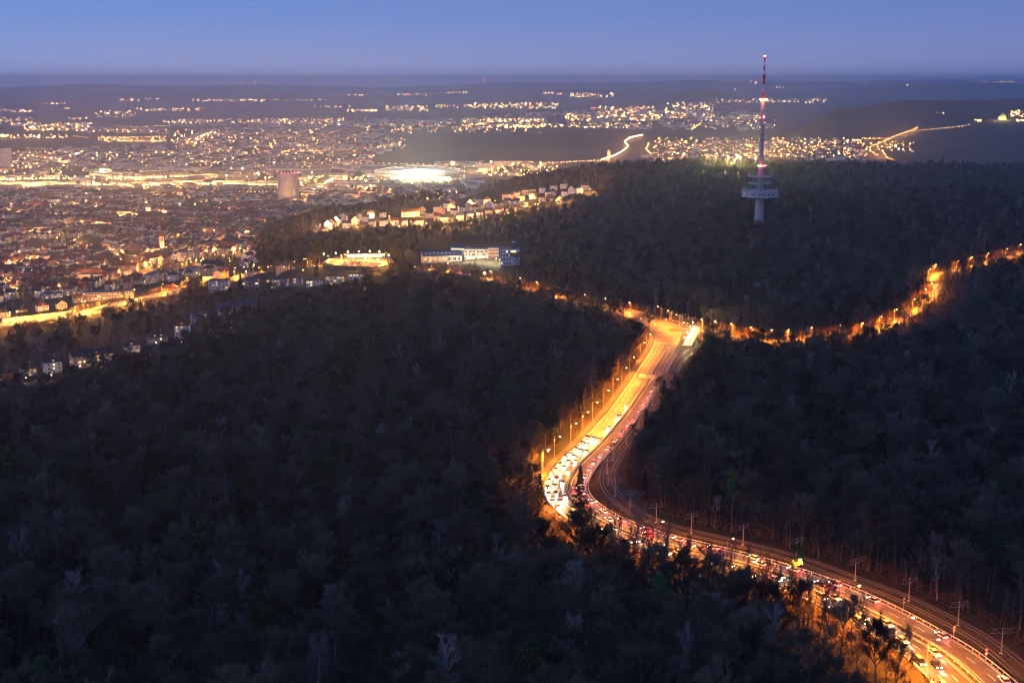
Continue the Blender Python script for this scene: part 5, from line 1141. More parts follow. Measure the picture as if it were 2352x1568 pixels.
for Y in np.arange(180, 212, 3.2): dip.cbox(0,0,Z(Y),4.6,.12,.12); dip.cbox(0,0,Z(Y),.12,4.6,.12)
dip.build('antenna_rods', TWR)
for Y, r in ((310,3.9),(321,3.9),(385,3.9),(392.6,3.3),(251,2.7),(262,3.1),(273,3.1),(283,3.3),(288,3.3)):
    MB().mat(darkm if Y > 300 else metm).lathe([(2.0,Z(Y)),(r,Z(Y)),(r,Z(Y)+.35),(2.0,Z(Y)+.35)], 16).build('service_ring', TWR)
m = MB().mat(metm)
for q in range(8):
    a = q*math.pi/4; m.tube((3.0*math.cos(a),3.0*math.sin(a),Z(273)),(3.0*math.cos(a),3.0*math.sin(a),Z(251)),.09,n=4); m.tube((3.2*math.cos(a),3.2*math.sin(a),Z(290)),(3.2*math.cos(a),3.2*math.sin(a),Z(281)),.09,n=4)
m.build('cage', TWR)
for Y in (406.7, 422):
    r = 13.0; p = MB().mat(concm).lathe([(3,Z(Y)-.8),(9,Z(Y)-.5),(r,Z(Y)+.1),(r,Z(Y)+.9),(r-.6,Z(Y)+.9),(r-.6,Z(Y)+.35),(3,Z(Y)+.35)], 40).build('ring_platform', TWR)
    m = MB().mat(metm)
    for q in range(28): a = q*math.pi/14; m.tube((r*.98*math.cos(a),r*.98*math.sin(a),Z(Y)+.9),(r*.98*math.cos(a),r*.98*math.sin(a),Z(Y)+1.9),.06,n=4)
    for z_ in (1.4,1.9):
        for q in range(28): a, b = q*math.pi/14, (q+1)*math.pi/14; m.tube((r*.98*math.cos(a),r*.98*math.sin(a),Z(Y)+z_),(r*.98*math.cos(b),r*.98*math.sin(b),Z(Y)+z_),.05,n=3)
    m.build('railing', p)
zb, zt = Z(451.5), Z(438.7); R_ = 20.4
pod = MB().mat(metm).lathe([(4.4,Z(458)),(9,zb-2.0),(15,zb-.5),(R_-1.6,zb),(R_-1.6,zt-.2),(R_-1.6,zt),(4,zt)], 48).build('main_platform', TWR)
MB().mat(concm).lathe([(R_-1.5,zb-.1),(R_,zb-.1),(R_,zb+.4),(R_-1.5,zb+.4)],48,cap=False).build('lower_walkway', pod); MB().mat(concm).lathe([(R_-1.5,zt-.2),(R_,zt-.2),(R_,zt+.3),(R_-1.5,zt+.3)],48,cap=False).build('upper_walkway', pod)
m = MB().mat(whp)
for q in range(48):
    a = q*math.pi/24; b = (q+1)*math.pi/24; m.tube((R_*math.cos(a),R_*math.sin(a),zb),(R_*math.cos(a),R_*math.sin(a),zt+1.3),.10,n=4)
    m.tube((R_*math.cos(a),R_*math.sin(a),zt+1.3),(R_*math.cos(b),R_*math.sin(b),zt+1.3),.07,n=3); m.tube((R_*math.cos(a),R_*math.sin(a),zb+1.3),(R_*math.cos(b),R_*math.sin(b),zb+1.3),.07,n=3)
m.build('railing', pod)
for a, w in ((-1.57,2.6),(-1.35,2.6),(-1.82,1.2),(-1.98,2.4),(-1.05,1.2),(-.98,1.2),(-.75,1.8),(-.68,1.6),(-2.4,1.6)):
    g = MB().mat(win_d).box(-w/2,-.06,0,w/2,.05,1.5).build('window', pod); g.location = ((R_-1.6)*math.cos(a),(R_-1.6)*math.sin(a),zb+2.4); g.rotation_euler = (0,0,a+math.pi/2)
dishm = mat('dish_white', (.75,.75,.76), .5)
def dish(x, y, z, r, a):
    g = MB().mat(dishm).lathe([(.05,0),(r*.6,.14*r),(r,.42*r),(r*.96,.46*r),(r*.55,.2*r)], 12, cap=False); g.mat(metm).tube((0,0,.1),(0,0,-.5),.12,n=5)
    o = g.build('dish_antenna', TWR); o.location = (x,y,z); o.rotation_euler = (math.pi/2,0,a)
for i,(a,r) in enumerate(((-2.0,1.0),(-2.25,.7),(-1.85,.6),(-1.2,.6),(-1.0,.8),(-.1,.9),(2.9,.8),(-2.6,.9),(-1.5,.5))): dish(16.5*math.cos(a),16.5*math.sin(a),zt+1.7,r,a+math.pi/2)
dish(-12.6,-2,Z(401),1.7,-.9); dish(-5,-11.5,Z(420.5),.8,0); dish(-7,-10,Z(415.6),.5,0)
m = MB().mat(metm)
for a, h in ((-2.9,4),(-2.8,5.5),(-2.7,4.5),(-2.5,6),(-2.35,3.5),(-2.15,4),(-.2,5),(-.32,6.5),(-.45,3.5),(.2,4),(3.3,5),(-1.25,2.5)): m.tube((18.5*math.cos(a),18.5*math.sin(a),zt),(18.5*math.cos(a),18.5*math.sin(a),zt+h),.14,n=4); m.cbox(18.5*math.cos(a),18.5*math.sin(a),zt+h*.8,.5,.5,1.3)
for a, h, z_ in ((-2.9,5.5,Z(406)),(-2.75,4.5,Z(406)),(-.25,6,Z(406)),(.1,3,Z(406)),(-.6,5,Z(421)),(-1.0,4,Z(421)),(-2.7,3,Z(421))): m.tube((12*math.cos(a),12*math.sin(a),z_),(12*math.cos(a),12*math.sin(a),z_+h),.12,n=4); m.cbox(12*math.cos(a),12*math.sin(a),z_+h*.7,.45,.45,1.2)
m.build('antenna_poles', TWR)
obl = emis('obstruction_light', (1,.10,.13), 60); oblh = emis('obstruction_light_hot', (1,.42,.10), 70)
ld_red = bpy.data.lights.new('beacon_light', 'POINT'); ld_red.energy = 900; ld_red.color = (1,.03,.09); ld_red.shadow_soft_size = .4
def beacon(x, y, z, r, m_, e=True):
    MB().mat(m_).blob((0,0,0), r).build('warning_light', TWR, loc=(x,y,z))
    if e: l = bpy.data.objects.new('beacon_light', ld_red); COL.objects.link(l); l.parent = TWR; l.location = (x*1.9,y*1.9-.8,z)
beacon(0,-1.0,Z(129.8),.75,oblh); beacon(-.9,0,Z(130),.6,obl,False); beacon(.9,0,Z(130),.6,obl,False)
beacon(-2.6,-1.4,Z(228.8),1.0,oblh); beacon(2.4,-1.4,Z(228.8),.9,oblh); beacon(0,-2.6,Z(229),.8,oblh); beacon(5.2,0,Z(232),.35,obl,False)
beacon(1.5,-2.6,Z(268.5),.75,obl); beacon(-2.6,-2.4,Z(381),.6,oblh); beacon(0,-3.8,Z(381),.75,oblh); beacon(3.5,-1.6,Z(381),.6,obl); beacon(5.5,0,Z(380),.35,obl,False)
# ------------------------------------------------------------------ small tower behind the ridge
sd = 3250.0; sa = (1597-1176)/FD; sx, sy = sd*math.sin(sa), sd*math.cos(sa)
for _ in range(6): u, v = proj(sx, sy, 20); sa -= (u-1597)/FD; sx, sy = sd*math.sin(sa), sd*math.cos(sa)
sz_ = gz(sx, sy); S2_ = empty('radio_tower', (sx, sy, sz_)); tag(S2_, 'small radio tower with a cone shaped head rising behind the wooded ridge', 'tower'); z2 = lambda Y: zrow(1597, Y, sd)-sz_
MB().mat(concm).lathe([(4,-1),(3.2,z2(362)),(4.5,z2(356)),(6,z2(352))], 16).build('shaft', S2_, smooth=True); MB().mat(metm).lathe([(6,z2(352)),(6.4,z2(351)),(8.5,z2(349.5)),(8.5,z2(348)),(5,z2(347)),(4,z2(344))], 20).build('head', S2_); MB().mat(whp).lathe([(1.6,z2(344)),(.9,z2(338)),(.25,z2(322))], 10).build('spire', S2_); MB().mat(dishm).lathe([(.2,0),(2,1)],10).build('dish_antenna', S2_, loc=(8,0,z2(347)))
# ------------------------------------------------------------------ gasometer
gx_, gy_ = at(664, 464, 0, 3900, 4400); gz_ = gz(gx_, gy_); G = empty('gasometer', (gx_, gy_, gz_), face_yaw(gx_, gy_)); gd = math.hypot(gx_, gy_); GR = 22.5*gd/FD; GH = (464-400)*gd/FD*1.01; tag(G, 'huge pale grey cylindrical gasometer with red lamps round its rim', 'gasometer')
gasm = mat('gasometer_shell', (.56,.55,.56), .6, var=.05, scale=.05); gasd = mat('gasometer_rib', (.30,.30,.32), .6); rf = mat('gasometer_roof', (.10,.13,.24), .6)
MB().mat(gasm).lathe([(GR,-4),(GR,GH)], 48).build('shell', G)
for k in range(8): z_ = GH*(.02+.123*k); MB().mat(gasd).lathe([(GR,z_),(GR+.9,z_),(GR+.9,z_+.8),(GR,z_+.8)], 48, cap=False).build('gallery', G)
rb = MB().mat(gasd).box(-.25,-.5,0,.25,.1,GH).mesh('rib')
for k in range(24): a = k*math.pi/12; o = childobj('rib', rb, G, (GR*math.cos(a), GR*math.sin(a), 0)); o.rotation_euler = (0,0,a+math.pi/2)
MB().mat(rf).lathe([(GR+.6,GH),(GR+.6,GH+1.2),(GR*.8,GH+3.5),(GR*.4,GH+6),(2,GH+7)], 48).build('roof', G); MB().mat(gasd).lathe([(3,GH+6.5),(3,GH+9),(.5,GH+10)],12).build('lantern', G); MB().mat(gasm).box(-GR-3,-2,-3,-GR+.2,2,GH+4).build('stair_tower', G)
for k in range(9): a = -math.pi*(k+.5)/9 if k < 7 else (k-6)*.9; MB().mat(red_em).blob((0,0,0), 1.5).build('warning_light', G, loc=((GR+.5)*math.cos(a), (GR+.5)*math.sin(a), GH+2.4))
for xx in (-45,0,50): l = bpy.data.objects.new('valley_and_fill_light', ld_ind); COL.objects.link(l); l.parent = G; l.location = (xx,-GR-75,16)  # added fill lights without lamp bodies, to brighten the gasometer's front
# ------------------------------------------------------------------ stadium
ax_, ay_ = at(962, 412, 0, 4600, 5800); az_ = gz(ax_, ay_); A = empty('stadium', (ax_, ay_, az_), face_yaw(ax_, ay_)-.05); tag(A, 'floodlit football stadium with a ribbed oval membrane roof', 'stadium'); ad = math.hypot(ax_, ay_); ea = 100*ad/FD; eb = ea*.86
def ering(prof, n=48):
    vs = []; fs = []; 
    for s, z_ in prof:
        for k in range(n): q = 2*math.pi*k/n; h = z_ + (11*(math.sin(q)**2) - 5 if z_ > 20 else 0); vs.append((s*ea*math.cos(q), s*eb*math.sin(q), h))
    for i in range(len(prof)-1):
        for k in range(n): k2 = (k+1)%n; fs.append((i*n+k, i*n+k2, (i+1)*n+k2, (i+1)*n+k))
    return vs, fs
standm = mat('grandstand', (.45,.42,.38), .8, var=.3, scale=.05); memb = mat('roof_membrane', (.80,.78,.72), .6)
v_, f_ = ering([(.93,0),(.93,19),(.60,5),(.60,1)]); MB().mat(standm).add(v_, f_).build('stand', A)
v_, f_ = ering([(1.0,30),(.62,24.5),(.62,25.2),(1.0,31)]); MB().mat(memb).add(v_, f_).build('roof', A)
MB().mat(mat('pitch_grass', (.05,.16,.03), .9)).add([(-58,-36,1.2),(58,-36,1.2),(58,36,1.2),(-58,36,1.2)], [(0,1,2,3)]).build('pitch', A)
for k in range(40):
    q = 2*math.pi*k/40; h = 31+11*math.sin(q)**2-5; c, s = math.cos(q), math.sin(q); MB().mat(memb).tube((ea*1.0*c,eb*1.0*s,0),(ea*1.0*c,eb*1.0*s,h+9),.7,n=4).tube((ea*c,eb*s,h+9),(ea*.62*c,eb*.62*s,h-3),.45,n=4).build('rib', A)
for hh in (3, 9.2):
    m = MB().mat(memb)
    for k in range(40):
        q, p = 2*math.pi*k/40, 2*math.pi*(k+1)/40; m.tube((ea*math.cos(q),eb*math.sin(q),31+11*math.sin(q)**2-5+hh),(ea*math.cos(p),eb*math.sin(p),31+11*math.sin(p)**2-5+hh),.9,n=4)
    m.build('ring_truss', A)
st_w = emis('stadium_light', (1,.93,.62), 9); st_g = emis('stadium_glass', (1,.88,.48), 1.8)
for k in range(26): q = math.pi*(.12+.76*k/25) if k < 26 else 0; MB().mat(st_w).cbox(0,0,0,6,1.6,1.6).build('floodlight', A, loc=(ea*.63*math.cos(q), eb*.63*math.sin(q), 31+11*math.sin(q)**2-7.5))
for k in range(15): MB().mat(st_g).box(-4.4,-.4,0,4.4,0,13).build('lit_facade', A, loc=(-ea*.55+k*ea*1.1/14, -eb*1.02, 3))
ld_st = bpy.data.lights.new('stadium_flood', 'POINT'); ld_st.energy = 6.5e5; ld_st.color = (1,.87,.52); ld_st.shadow_soft_size = 8
for q in (.3,.9,1.57,2.2,2.8,4.0,4.71,5.4): l = bpy.data.objects.new('stadium_flood', ld_st); COL.objects.link(l); l.parent = A; l.location = (ea*.45*math.cos(q), eb*.42*math.sin(q), 20)
for xx in (-90,-30,30,90): l = bpy.data.objects.new('stadium_flood', ld_st); COL.objects.link(l); l.parent = A; l.location = (xx, -eb*1.16, 20)
# ------------------------------------------------------------------ church
hx, hy = at(372, 580, 0, 1700, 3500); cz = gz(hx, hy); Cc = empty('church', (hx, hy, cz), face_yaw(hx, hy)+.25); tag(Cc, 'church with a tall thin pointed spire above the town', 'church'); cs = math.hypot(hx, hy)/FD
w = 4.6*cs; h1 = 42*cs*.98
tw = MB().mat(wallm('officew')).box(-w,-w,-4,w,w,h1*.88).build('tower_wall', Cc); MB().mat(roofm_('brown')).lathe([(w*1.5,h1*.88),(w*.95,h1*.98),(w*.55,h1*1.16),(w*.22,h1*1.42),(.1,h1*1.72)], 8).build('spire', Cc)
for sx_ in (-.4,.4): MB().mat(win_d).box(-w*.22,-w-.1,h1*.62,w*.22,-w+.02,h1*.82).build('belfry_opening', Cc, loc=(sx_*w,0,0))
Wb, R = walls_roof('gable', 26*cs, 15*cs, 9*cs*1.2, wallm('white'), roofm_('dark'), pitch=1.1); n_ = Wb.build('nave_wall', Cc, loc=(-17*cs,2,0)); R.build('nave_roof', Cc, loc=(-17*cs,2,0))
Wb, R = walls_roof('gable', 9*cs, 12*cs, 9*cs, wallm('white'), roofm_('dark'), pitch=1.3); Wb.build('transept_wall', Cc, loc=(-22*cs,-8*cs,0)).rotation_euler = (0,0,math.pi/2); o = R.build('transept_roof', Cc, loc=(-22*cs,-8*cs,0)); o.rotation_euler = (0,0,math.pi/2)
l = bpy.data.objects.new('lamp_light', ld_town); COL.objects.link(l); l.parent = Cc; l.location = (6,-14,5)
# ------------------------------------------------------------------ clinic in the wood
kd = 1480.0; ks = kd/FD
def kpos(X, Y): x, y = at(X, Y, 0, 1380, 1640); return x, y, gz(x, y)
def block(nm, label, X0, X1, Yb, Ht, depth, wc, rc, kind='flat', yaw=0.0, wins=None, cat='building', lit=.5, big=False):
    x, y, z = kpos((X0+X1)/2, Yb); s = math.hypot(x, y)/FD; w_ = (X1-X0)*s; H_ = Ht*s
    r = empty(nm, (x, y, z), face_yaw(x, y)+yaw); tag(r, label, cat, 'clinic buildings in the wood'); Wb, R = walls_roof(kind, w_, depth, H_, wallm(wc), roofm_(rc), pitch=.28, below=5); Wb.build('wall', r); R.build('roof', r); return r, w_, H_, s
r1, w1, H1, s1 = block('sports_hall', 'low hall with dark blue roof and pink lit front at the left of the clinic', 969, 1058, 601, 17, 26, 'pink', 'blue', 'gable', .12)
for k in range(8): childobj('window', window_mesh(w1/8*.62, 3.4, WL[2] if k < 5 else win_d), r1, (-w1/2+w1*(k+.5)/8, -13, 3.2))
for k in range(11): MB().mat(whp).box(-.15,-.2,0,.15,.05,H1).build('pilaster', r1, loc=(-w1/2+w1*k/10, -13, 0))
for k in range(9): MB().mat(dishm).box(-.9,-1.6,0,.9,1.6,.35).build('skylight', r1, loc=(-w1*.42+w1*.84*k/8, -7, H1+2.2))
r2, w2, H2, s2 = block('clinic_wing', 'brick banded main wing of the clinic with rows of lit windows', 1066, 1121, 594, 23, 14, 'brick', 'grey')
for z0_ in (.02,.36,.68,.97): MB().mat(whp).box(-w2/2-.1,-7.35,z0_*H2-.35,w2/2+.1,-6.95,z0_*H2+.35).build('floor_band', r2)
MB().mat(wallm('white')).box(-w2/2-.05,-7.2,-.5,w2/2+.05,-6.98,.33*H2).build('ground_floor_wall', r2)
for k in range(4): MB().mat(whp).box(-.3,-7.4,.33*H2,.3,-6.95,H2).build('pilaster', r2, loc=(-w2/2+w2*k/3, 0, 0))
for s_ in range(3):
    for k in range(9):
        childobj('window', window_mesh(1.3, 1.7, (WL[1] if (k*7+s_*3) % 4 else win_d) if s_ < 2 else (WL[0] if k % 3 == 1 else win_d)), r2, (-w2/2+w2*(k+.5)/9, -7.22 if s_ == 0 else -7.02, [.07,.42,.74][s_]*H2))
r3, w3, H3, s3 = block('clinic_wing', 'windowless red brick end wing of the clinic beside the white block', 1121.8, 1145, 592, 24, 16, 'brick', 'grey')
for z0_ in (.33,.66,.97): MB().mat(whp).box(-w3/2-.1,-8.3,z0_*H3-.25,w3/2+.1,-7.95,z0_*H3+.25).build('floor_band', r3)
for s_ in range(3): childobj('window', window_mesh(1.8, 1.9, win_d), r3, (w3*.32, -8.02, [.1,.42,.74][s_]*H3))
r4, w4, H4, s4 = block('clinic_wing', 'bluish white clinic block at the right with a chimney', 1149, 1193, 607, 38, 20, 'bluewhite', 'grey')
for s_ in range(4):
    for k in range(4): childobj('window', window_mesh(1.6, 1.7, win_d if (k+s_) % 5 else WL[1]), r4, (-w4/2+w4*(k+.5)/7, -10.02, [.1,.34,.58,.8][s_]*H4))
MB().mat(wallm('bluewhite')).box(-1.9,-1.6,0,1.9,1.6,15*s4).build('chimney', r4, loc=(w4*.2, 1, H4)); MB().mat(wallm('brick')).box(-w4*.02,-10.3,H4*.52,w4/2+.1,-9.9,H4*.82).build('brick_panel', r4)
MB().mat(WL[1]).box(0,-10.4,0,5.5,-10.05,1.6).build('lit_canopy', r4, loc=(w4*.05,0,H4*.80))
r5, w5, H5, s5 = block('auditorium', 'slanting roofed lit auditorium between hall and main wing', 1040, 1072, 585, 17, 18, 'white', 'blue', 'gable', -.3)
for k in range(5): childobj('window', window_mesh(w5/6, 1.3, WL[1]), r5, (-w5/2+w5*(k+.5)/5, -9.02, H5-2.2))
ld_cl = bpy.data.lights.new('clinic_light', 'POINT'); ld_cl.energy = 26000; ld_cl.color = (1,.80,.50); ld_cl.shadow_soft_size = .5
for X, Y, lab in ((1078,600,'lamp before the left end of the brick banded wing'),(1100,601,'lamp before the middle of the brick banded wing'),(1120,602,'lamp at the corner of the two brick wings'),(1140,604,'lamp in the clinic yard'),(1148,606,'lamp at the white clinic block'),(1058,602,'lamp between the hall and the main wing')):
    x, y = at(X, Y, 0, 1380, 1600); g = empty('yard_lamp', (x, y, gz(x, y))); tag(g, lab, 'lamp', 'yard lamps of the clinic'); MB().mat(polem).tube((0,0,-1),(0,0,4.5),.08,n=5).build('pole', g); MB().mat(far_em2).blob((0,0,4.8),.45).build('lamp_glass', g); l = bpy.data.objects.new('lamp_light', ld_cl); COL.objects.link(l); l.parent = g; l.location = (0,-1,5.6)
# ------------------------------------------------------------------ lit parking area with parked cars
PX0 = [at(*p) for p in ((742,616),(775,605),(895,600),(904,609),(872,617),(768,622))]; pz = [gz(*p) for p in PX0]; zz = max(pz)+.3
pk = MB().mat(asph).add([(p[0], p[1], zz) for p in PX0]+[(p[0], p[1], zz-8) for p in PX0], [tuple(range(6))[::-1] if False else tuple(range(6))]+[(i,(i+1)%6,(i+1)%6+6,i+6) for i in range(6)]).build('car_park'); tag(pk, kind='structure')
ld_pk = bpy.data.lights.new('lamp_light', 'POINT'); ld_pk.energy = 30000; ld_pk.color = (1,.46,.08); ld_pk.shadow_soft_size = .6
for i, (X, Y) in enumerate([(745,610),(772,606),(800,603),(825,602),(850,601),(872,601),(893,604),(812,612),(840,613),(868,612)]):
    x, y = at(X, Y+6); g = empty('street_lamp', (x, y, max(zz, gz(x, y)))); tag(g, f'yellow lamp, {nth[i]} from the left over the lit parking area' if i < 7 else f'front row lamp, {nth[i-7]} from the left on the parking area', 'street lamp', 'lamps of the parking area'); MB().mat(polem).tube((0,0,-1),(0,0,9),.1,n=5).build('pole', g); MB().mat(far_em2).blob((0,0,9.2),.95).build('lamp_glass', g); l = bpy.data.objects.new('lamp_light', ld_pk); COL.objects.link(l); l.parent = g; l.location = (0,-1,10.2)
kk = 0
for row, (Yr, X0, X1) in enumerate([(612,800,880),(615,792,872),(618,784,860)]):
    for X in np.arange(X0, X1, 6.2):
        x, y = at(X, Yr); nm = random.choice(['white','silver','black','grey','blue','silver']); car(x, y, max(zz, gz(x, y))+.03, face_yaw(x, y)+math.pi/2+.2, nm, False, False, f'{nm} car parked in the {["upper","middle","lower"][row]} row of the car park', 'parked cars', beams=False, tail=False)
# shelter building of the bus stop: the long overexposed roof
x, y = at(838, 606); r = empty('bus_station', (x, y, max(zz, gz(x, y))), face_yaw(x, y)); tag(r, 'long low brightly lit bus station canopy at the parking area', 'bus station'); MB().mat(roofm).box(-24,-4,4,24,4,4.5).build('roof', r)
for k in range(9): MB().mat(steel).tube((-23+k*5.75,0,0),(-23+k*5.75,0,4),.15).build('post', r)
for k in range(8): MB().mat(st_em).box(-22+k*5.7,-3.6,3.8,-18+k*5.7,-3.2,3.98).build('light_strip', r)
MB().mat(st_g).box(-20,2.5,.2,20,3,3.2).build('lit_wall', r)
# ------------------------------------------------------------------ far single buildings
def tower_block(D, wpx, hpx, dep, wc, label, lit=.3, nm='tower_block', top=None, dmin=0, dmax=1e9):
    x, y = at(*D, 0, dmin, dmax); s = math.hypot(x, y)/FD; w_, h_ = wpx*s, hpx*s; r = empty(nm, (x, y, gz(x, y)), face_yaw(x, y)+.1); tag(r, label, 'building')
    MB().mat(wallm(wc)).box(-w_/2,-dep/2,-8,w_/2,dep/2,h_).build('wall', r); MB().mat(roofm_('grey')).box(-w_/2-.3,-dep/2-.3,h_,w_/2+.3,dep/2+.3,h_+1).build('roof', r)
    n = max(2, int(w_/7)); st = max(2, int(h_/6)); mw = {}
    for k in range(n):
        for q in range(st):
            if rl.random() < .8: childobj('window', window_mesh(w_/n*.55, 2.4, rl.choice(WL) if rl.random() < lit else win_d), r, (-w_/2+w_*(k+.5)/n, -dep/2-.02, 3+(h_-5)*q/st))
    if top:
        for k in range(4): MB().mat(red_em).blob((0,0,0), 1.6*s/2.5).build('warning_light', r, loc=(-w_/2+w_*k/3, -dep/2, h_+3))
    return r
tower_block((1363,278), 11, 28, 30, 'grey', 'slim dark high rise with red lights on its roof, far away on the plain', .08, top=1)
tower_block((15,384), 22, 40, 45, 'officew', 'pale boiler house of a power station at the left picture edge', .05); tower_block((170,298), 6, 16, 25, 'white', 'left one of the pale far tower blocks on the plain', .15); tower_block((196,300), 9, 18, 30, 'white', 'broad pale far tower block on the plain', .2); tower_block((322,302), 9, 10, 30, 'beige', 'squat far block with lit top right of the pale tower blocks', .3); tower_block((612,284), 5, 9, 20, 'white', 'small white tower block on the plateau left', .2); tower_block((588,282), 8, 8, 25, 'white', 'broad white block next to the small white tower block', .2)
tower_block((1460,292), 4, 9, 16, 'white', 'slender pale tower right of the dark high rise', .1); tower_block((1244,280), 5, 6, 20, 'pink', 'small lit cube building on the plateau', .5); tower_block((340,494), 11, 18, 18, 'bluewhite', 'bluish white windowless cube building in the town centre', .0)
tower_block((410,475), 12, 12, 14, 'white', 'white office block with ribbon windows near the gasometer', .2); tower_block((255,462), 9, 17, 14, 'pink', 'orange lit high block above the park side street', .5); tower_block((225,500), 20, 9, 20, 'bluewhite', 'white hall with slanted roof in the town', .1)
tower_block((285,498), 34, 12, 20, 'cream', 'long greenish yellow lit depot building', .5); tower_block((395,518), 44, 7, 16, 'beige', 'long low hall with a row of small windows behind the church', .5); tower_block((355,512), 46, 6, 20, 'pink', 'long pink lit hall left of the spire', .7)
tower_block((448,566), 12, 12, 14, 'white', 'white terraced apartment block right of the church', .4); tower_block((120,410), 30, 7, 30, 'officew', 'long lit factory front at the left of the valley', .5); tower_block((240,400), 22, 12, 40, 'officew', 'glowing factory hall, brightest of the left valley', .0, nm='factory_hall'); tower_block((285,404), 40, 8, 25, 'officew', 'long office block right of the glowing factory hall', .4)
tower_block((1182,404), 26, 11, 30, 'cream', 'yellow glowing office block at the foot of the ridge', .95); tower_block((1110,398), 20, 11, 30, 'white', 'white industrial building right of the stadium', .3); tower_block((1133,400), 8, 20, 14, 'beige', 'cluster tower of the industrial plant right of the stadium', .15)
x, y = at(240,401); s = math.hypot(x, y)/FD; g = MB().mat(st_g).box(-18*s,-.5,2,18*s,0,7*s).build('lit_front'); g.location = (x, y-26, gz(x, y)); tag(g, 'long row of brightly glowing windows on the factory hall front', 'lit front'); 
l = bpy.data.objects.new('flood', ld_st); COL.objects.link(l); l.location = (x, y-60, gz(x,y)+20)
# white lit chimney by the curving far road
x, y = at(1398, 371, 0, 4300, 6500); s = math.hypot(x, y)/FD; r = empty('chimney_tower', (x, y, gz(x, y))); tag(r, 'white floodlit round tower beside the curving far road', 'tower'); MB().mat(wallm('white')).lathe([(4.6*s*.7,-5),(3.2*s*.7,12*s)], 16).build('shaft', r); MB().mat(wallm('cream')).lathe([(3.2*s*.7,12*s),(5.4*s*.7,14*s),(4.2*s*.7,25*s),(3.4*s*.7,26*s)], 16).build('head', r); l = bpy.data.objects.new('lamp_light', ld_far); COL.objects.link(l); l.parent = r; l.location = (3,-30,16*s)
for D, lab in (((1134,394),'left slim chimney of the industrial plant'),((1139,394),'middle slim chimney of the industrial plant'),((1144,396),'right slim chimney of the industrial plant')):
    x, y = at(*D); s = math.hypot(x, y)/FD; tag(MB().mat(wallm('beige')).lathe([(1.0*s,-4),(.6*s,22*s)], 8).build('chimney', loc=(x, y, gz(x, y))), lab, 'chimney', 'chimneys of the industrial plant')
for D, lab, h in (((1178,404),'tall floodlight mast with a yellow lamp left of the ridge top',26),((1262,402) if False else (1128,400),'tall floodlight mast with a yellow lamp behind the stadium',28)):
    x, y = at(*D); s = math.hypot(x, y)/FD; r = empty('floodlight_mast', (x, y, gz(x, y))); tag(r, lab, 'light mast'); MB().mat(polem).tube((0,0,-2),(0,0,h*s),.8,n=6).build('pole', r); MB().mat(emis('yellow_flood', (1,.8,.2), 20)).blob((0,0,h*s), 2.4*s).build('lamp_head', r)
# hill chapel, golden
x, y = at(2302, 274, 0, 5000, 7600); s = math.hypot(x, y)/FD; r = empty('chapel', (x, y, gz(x, y)), face_yaw(x, y)); tag(r, 'round domed chapel floodlit gold on the vineyard hill', 'chapel'); gold = mat('chapel_stone', (.66,.54,.30), .7)
MB().mat(gold).box(-8*s,-7*s,-8,8*s,7*s,2.2*s).build('plinth', r); MB().mat(gold).lathe([(6*s,2.2*s),(6*s,7*s),(5*s,8.5*s),(3*s,10.4*s),(.6*s,11.4*s),(.4*s,13*s)], 20).build('rotunda', r)
for k in range(6): MB().mat(gold).lathe([(.45*s,2.2*s),(.45*s,7*s)], 8, (-5+2*k)*s, -7.2*s).build('column', r)
ld_ch = bpy.data.lights.new('flood_light', 'POINT'); ld_ch.energy = 2e5; ld_ch.color = (1,.66,.16); ld_ch.shadow_soft_size = 1
for xx in (-9,9): l = bpy.data.objects.new('flood_light', ld_ch); COL.objects.link(l); l.parent = r; l.location = (xx*s,-14*s,3*s)
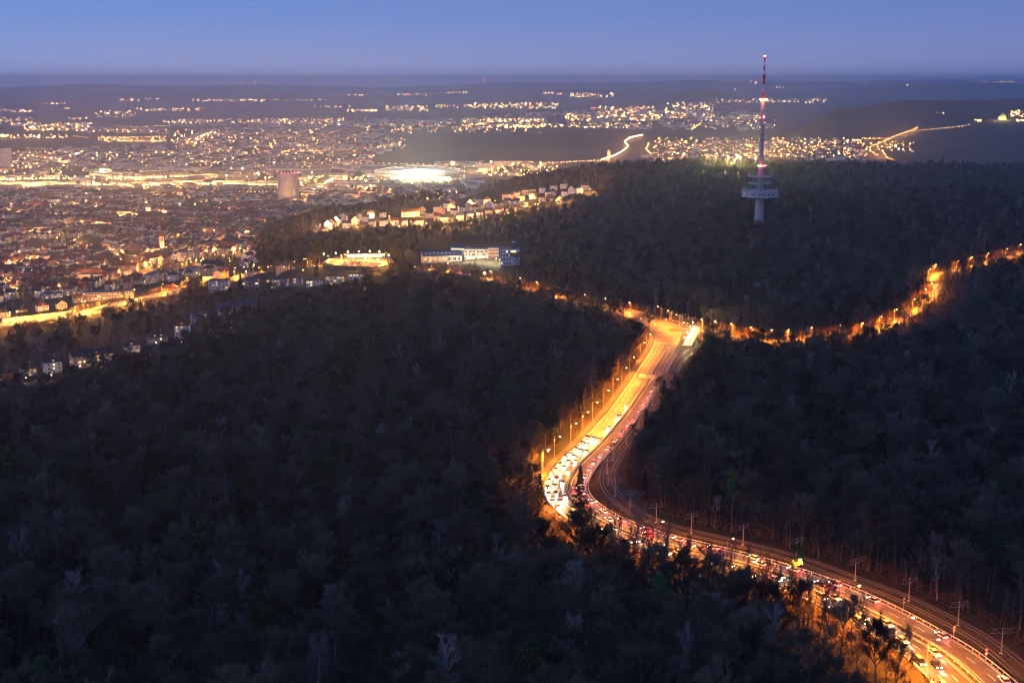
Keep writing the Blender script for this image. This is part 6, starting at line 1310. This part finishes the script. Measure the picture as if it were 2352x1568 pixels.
# sports ground on the ridge: floodlight masts over lit trees
ld_sp = bpy.data.lights.new('flood_light', 'POINT'); ld_sp.energy = 2.6e5; ld_sp.color = (1,.83,.28); ld_sp.shadow_soft_size = 1
for i, (X, Y, hp) in enumerate([(1643,374,16),(1672,376,12),(1700,372,14),(1735,376,14),(1752,376,12),(1686,384,9)]):
    x, y = at(X, Y+hp*.2, 12, 2500, 2860); r = empty('floodlight_mast', (x, y, gz(x, y))); tag(r, f'{nth[i]} floodlight mast from the left on the wooded sports ground', 'light mast', 'floodlight masts of the sports ground'); MB().mat(polem).tube((0,0,0),(0,0,27),.25,n=6).build('pole', r); MB().mat(far_em2).blob((0,0,27.5), 1.9 if i in (2,3) else 1.0).build('lamp_head', r); l = bpy.data.objects.new('flood_light', ld_sp); COL.objects.link(l); l.parent = r; l.location = (0,-3,29)
# red lit masts on the horizon
for X, Yb, Yt, lab in ((551,199,190,'left far radio mast with red lights on the horizon'),(584,199,188,'right far radio mast with red lights on the horizon'),(1112,191,181,'far radio mast with red lights above the middle horizon')):
    d_ = 29000; a = (X-1176)/FD; x, y = d_*math.sin(a), d_*math.cos(a)
    for _ in range(5): u, v = proj(x, y, ZC); a -= (u-X)/FD; x, y = d_*math.sin(a), d_*math.cos(a)
    z0_ = gz(x, y); zt_ = zrow(X, Yt, d_)-z0_; r = empty('radio_mast', (x, y, z0_)); tag(r, lab, 'radio mast', 'radio masts on the horizon'); MB().mat(redp).tube((0,0,0),(0,0,zt_),3,n=4).build('mast', r)
    for q in (.5,.75,1): MB().mat(emis('far_red', (1,.1,.1), 40)).blob((0,0,zt_*q), 7).build('warning_light', r)
# ------------------------------------------------------------------ air
def make_haze():
    m = bpy.data.materials.new('haze'); m.use_nodes = True; t = m.node_tree; t.nodes.clear()
    o = t.nodes.new('ShaderNodeOutputMaterial'); v = t.nodes.new('ShaderNodeVolumePrincipled')
    v.inputs['Color'].default_value = (.74,.88,1.0,1); v.inputs['Density'].default_value = HAZE; v.inputs['Anisotropy'].default_value = .74
    t.links.new(v.outputs[0], o.inputs['Volume'])
    b = MB().mat(m).box(-46000, -2500, -1100, 46000, 33500, ZC+72); ob = b.build('haze'); tag(ob, kind='stuff')
HAZE = 7.0e-5
make_haze()
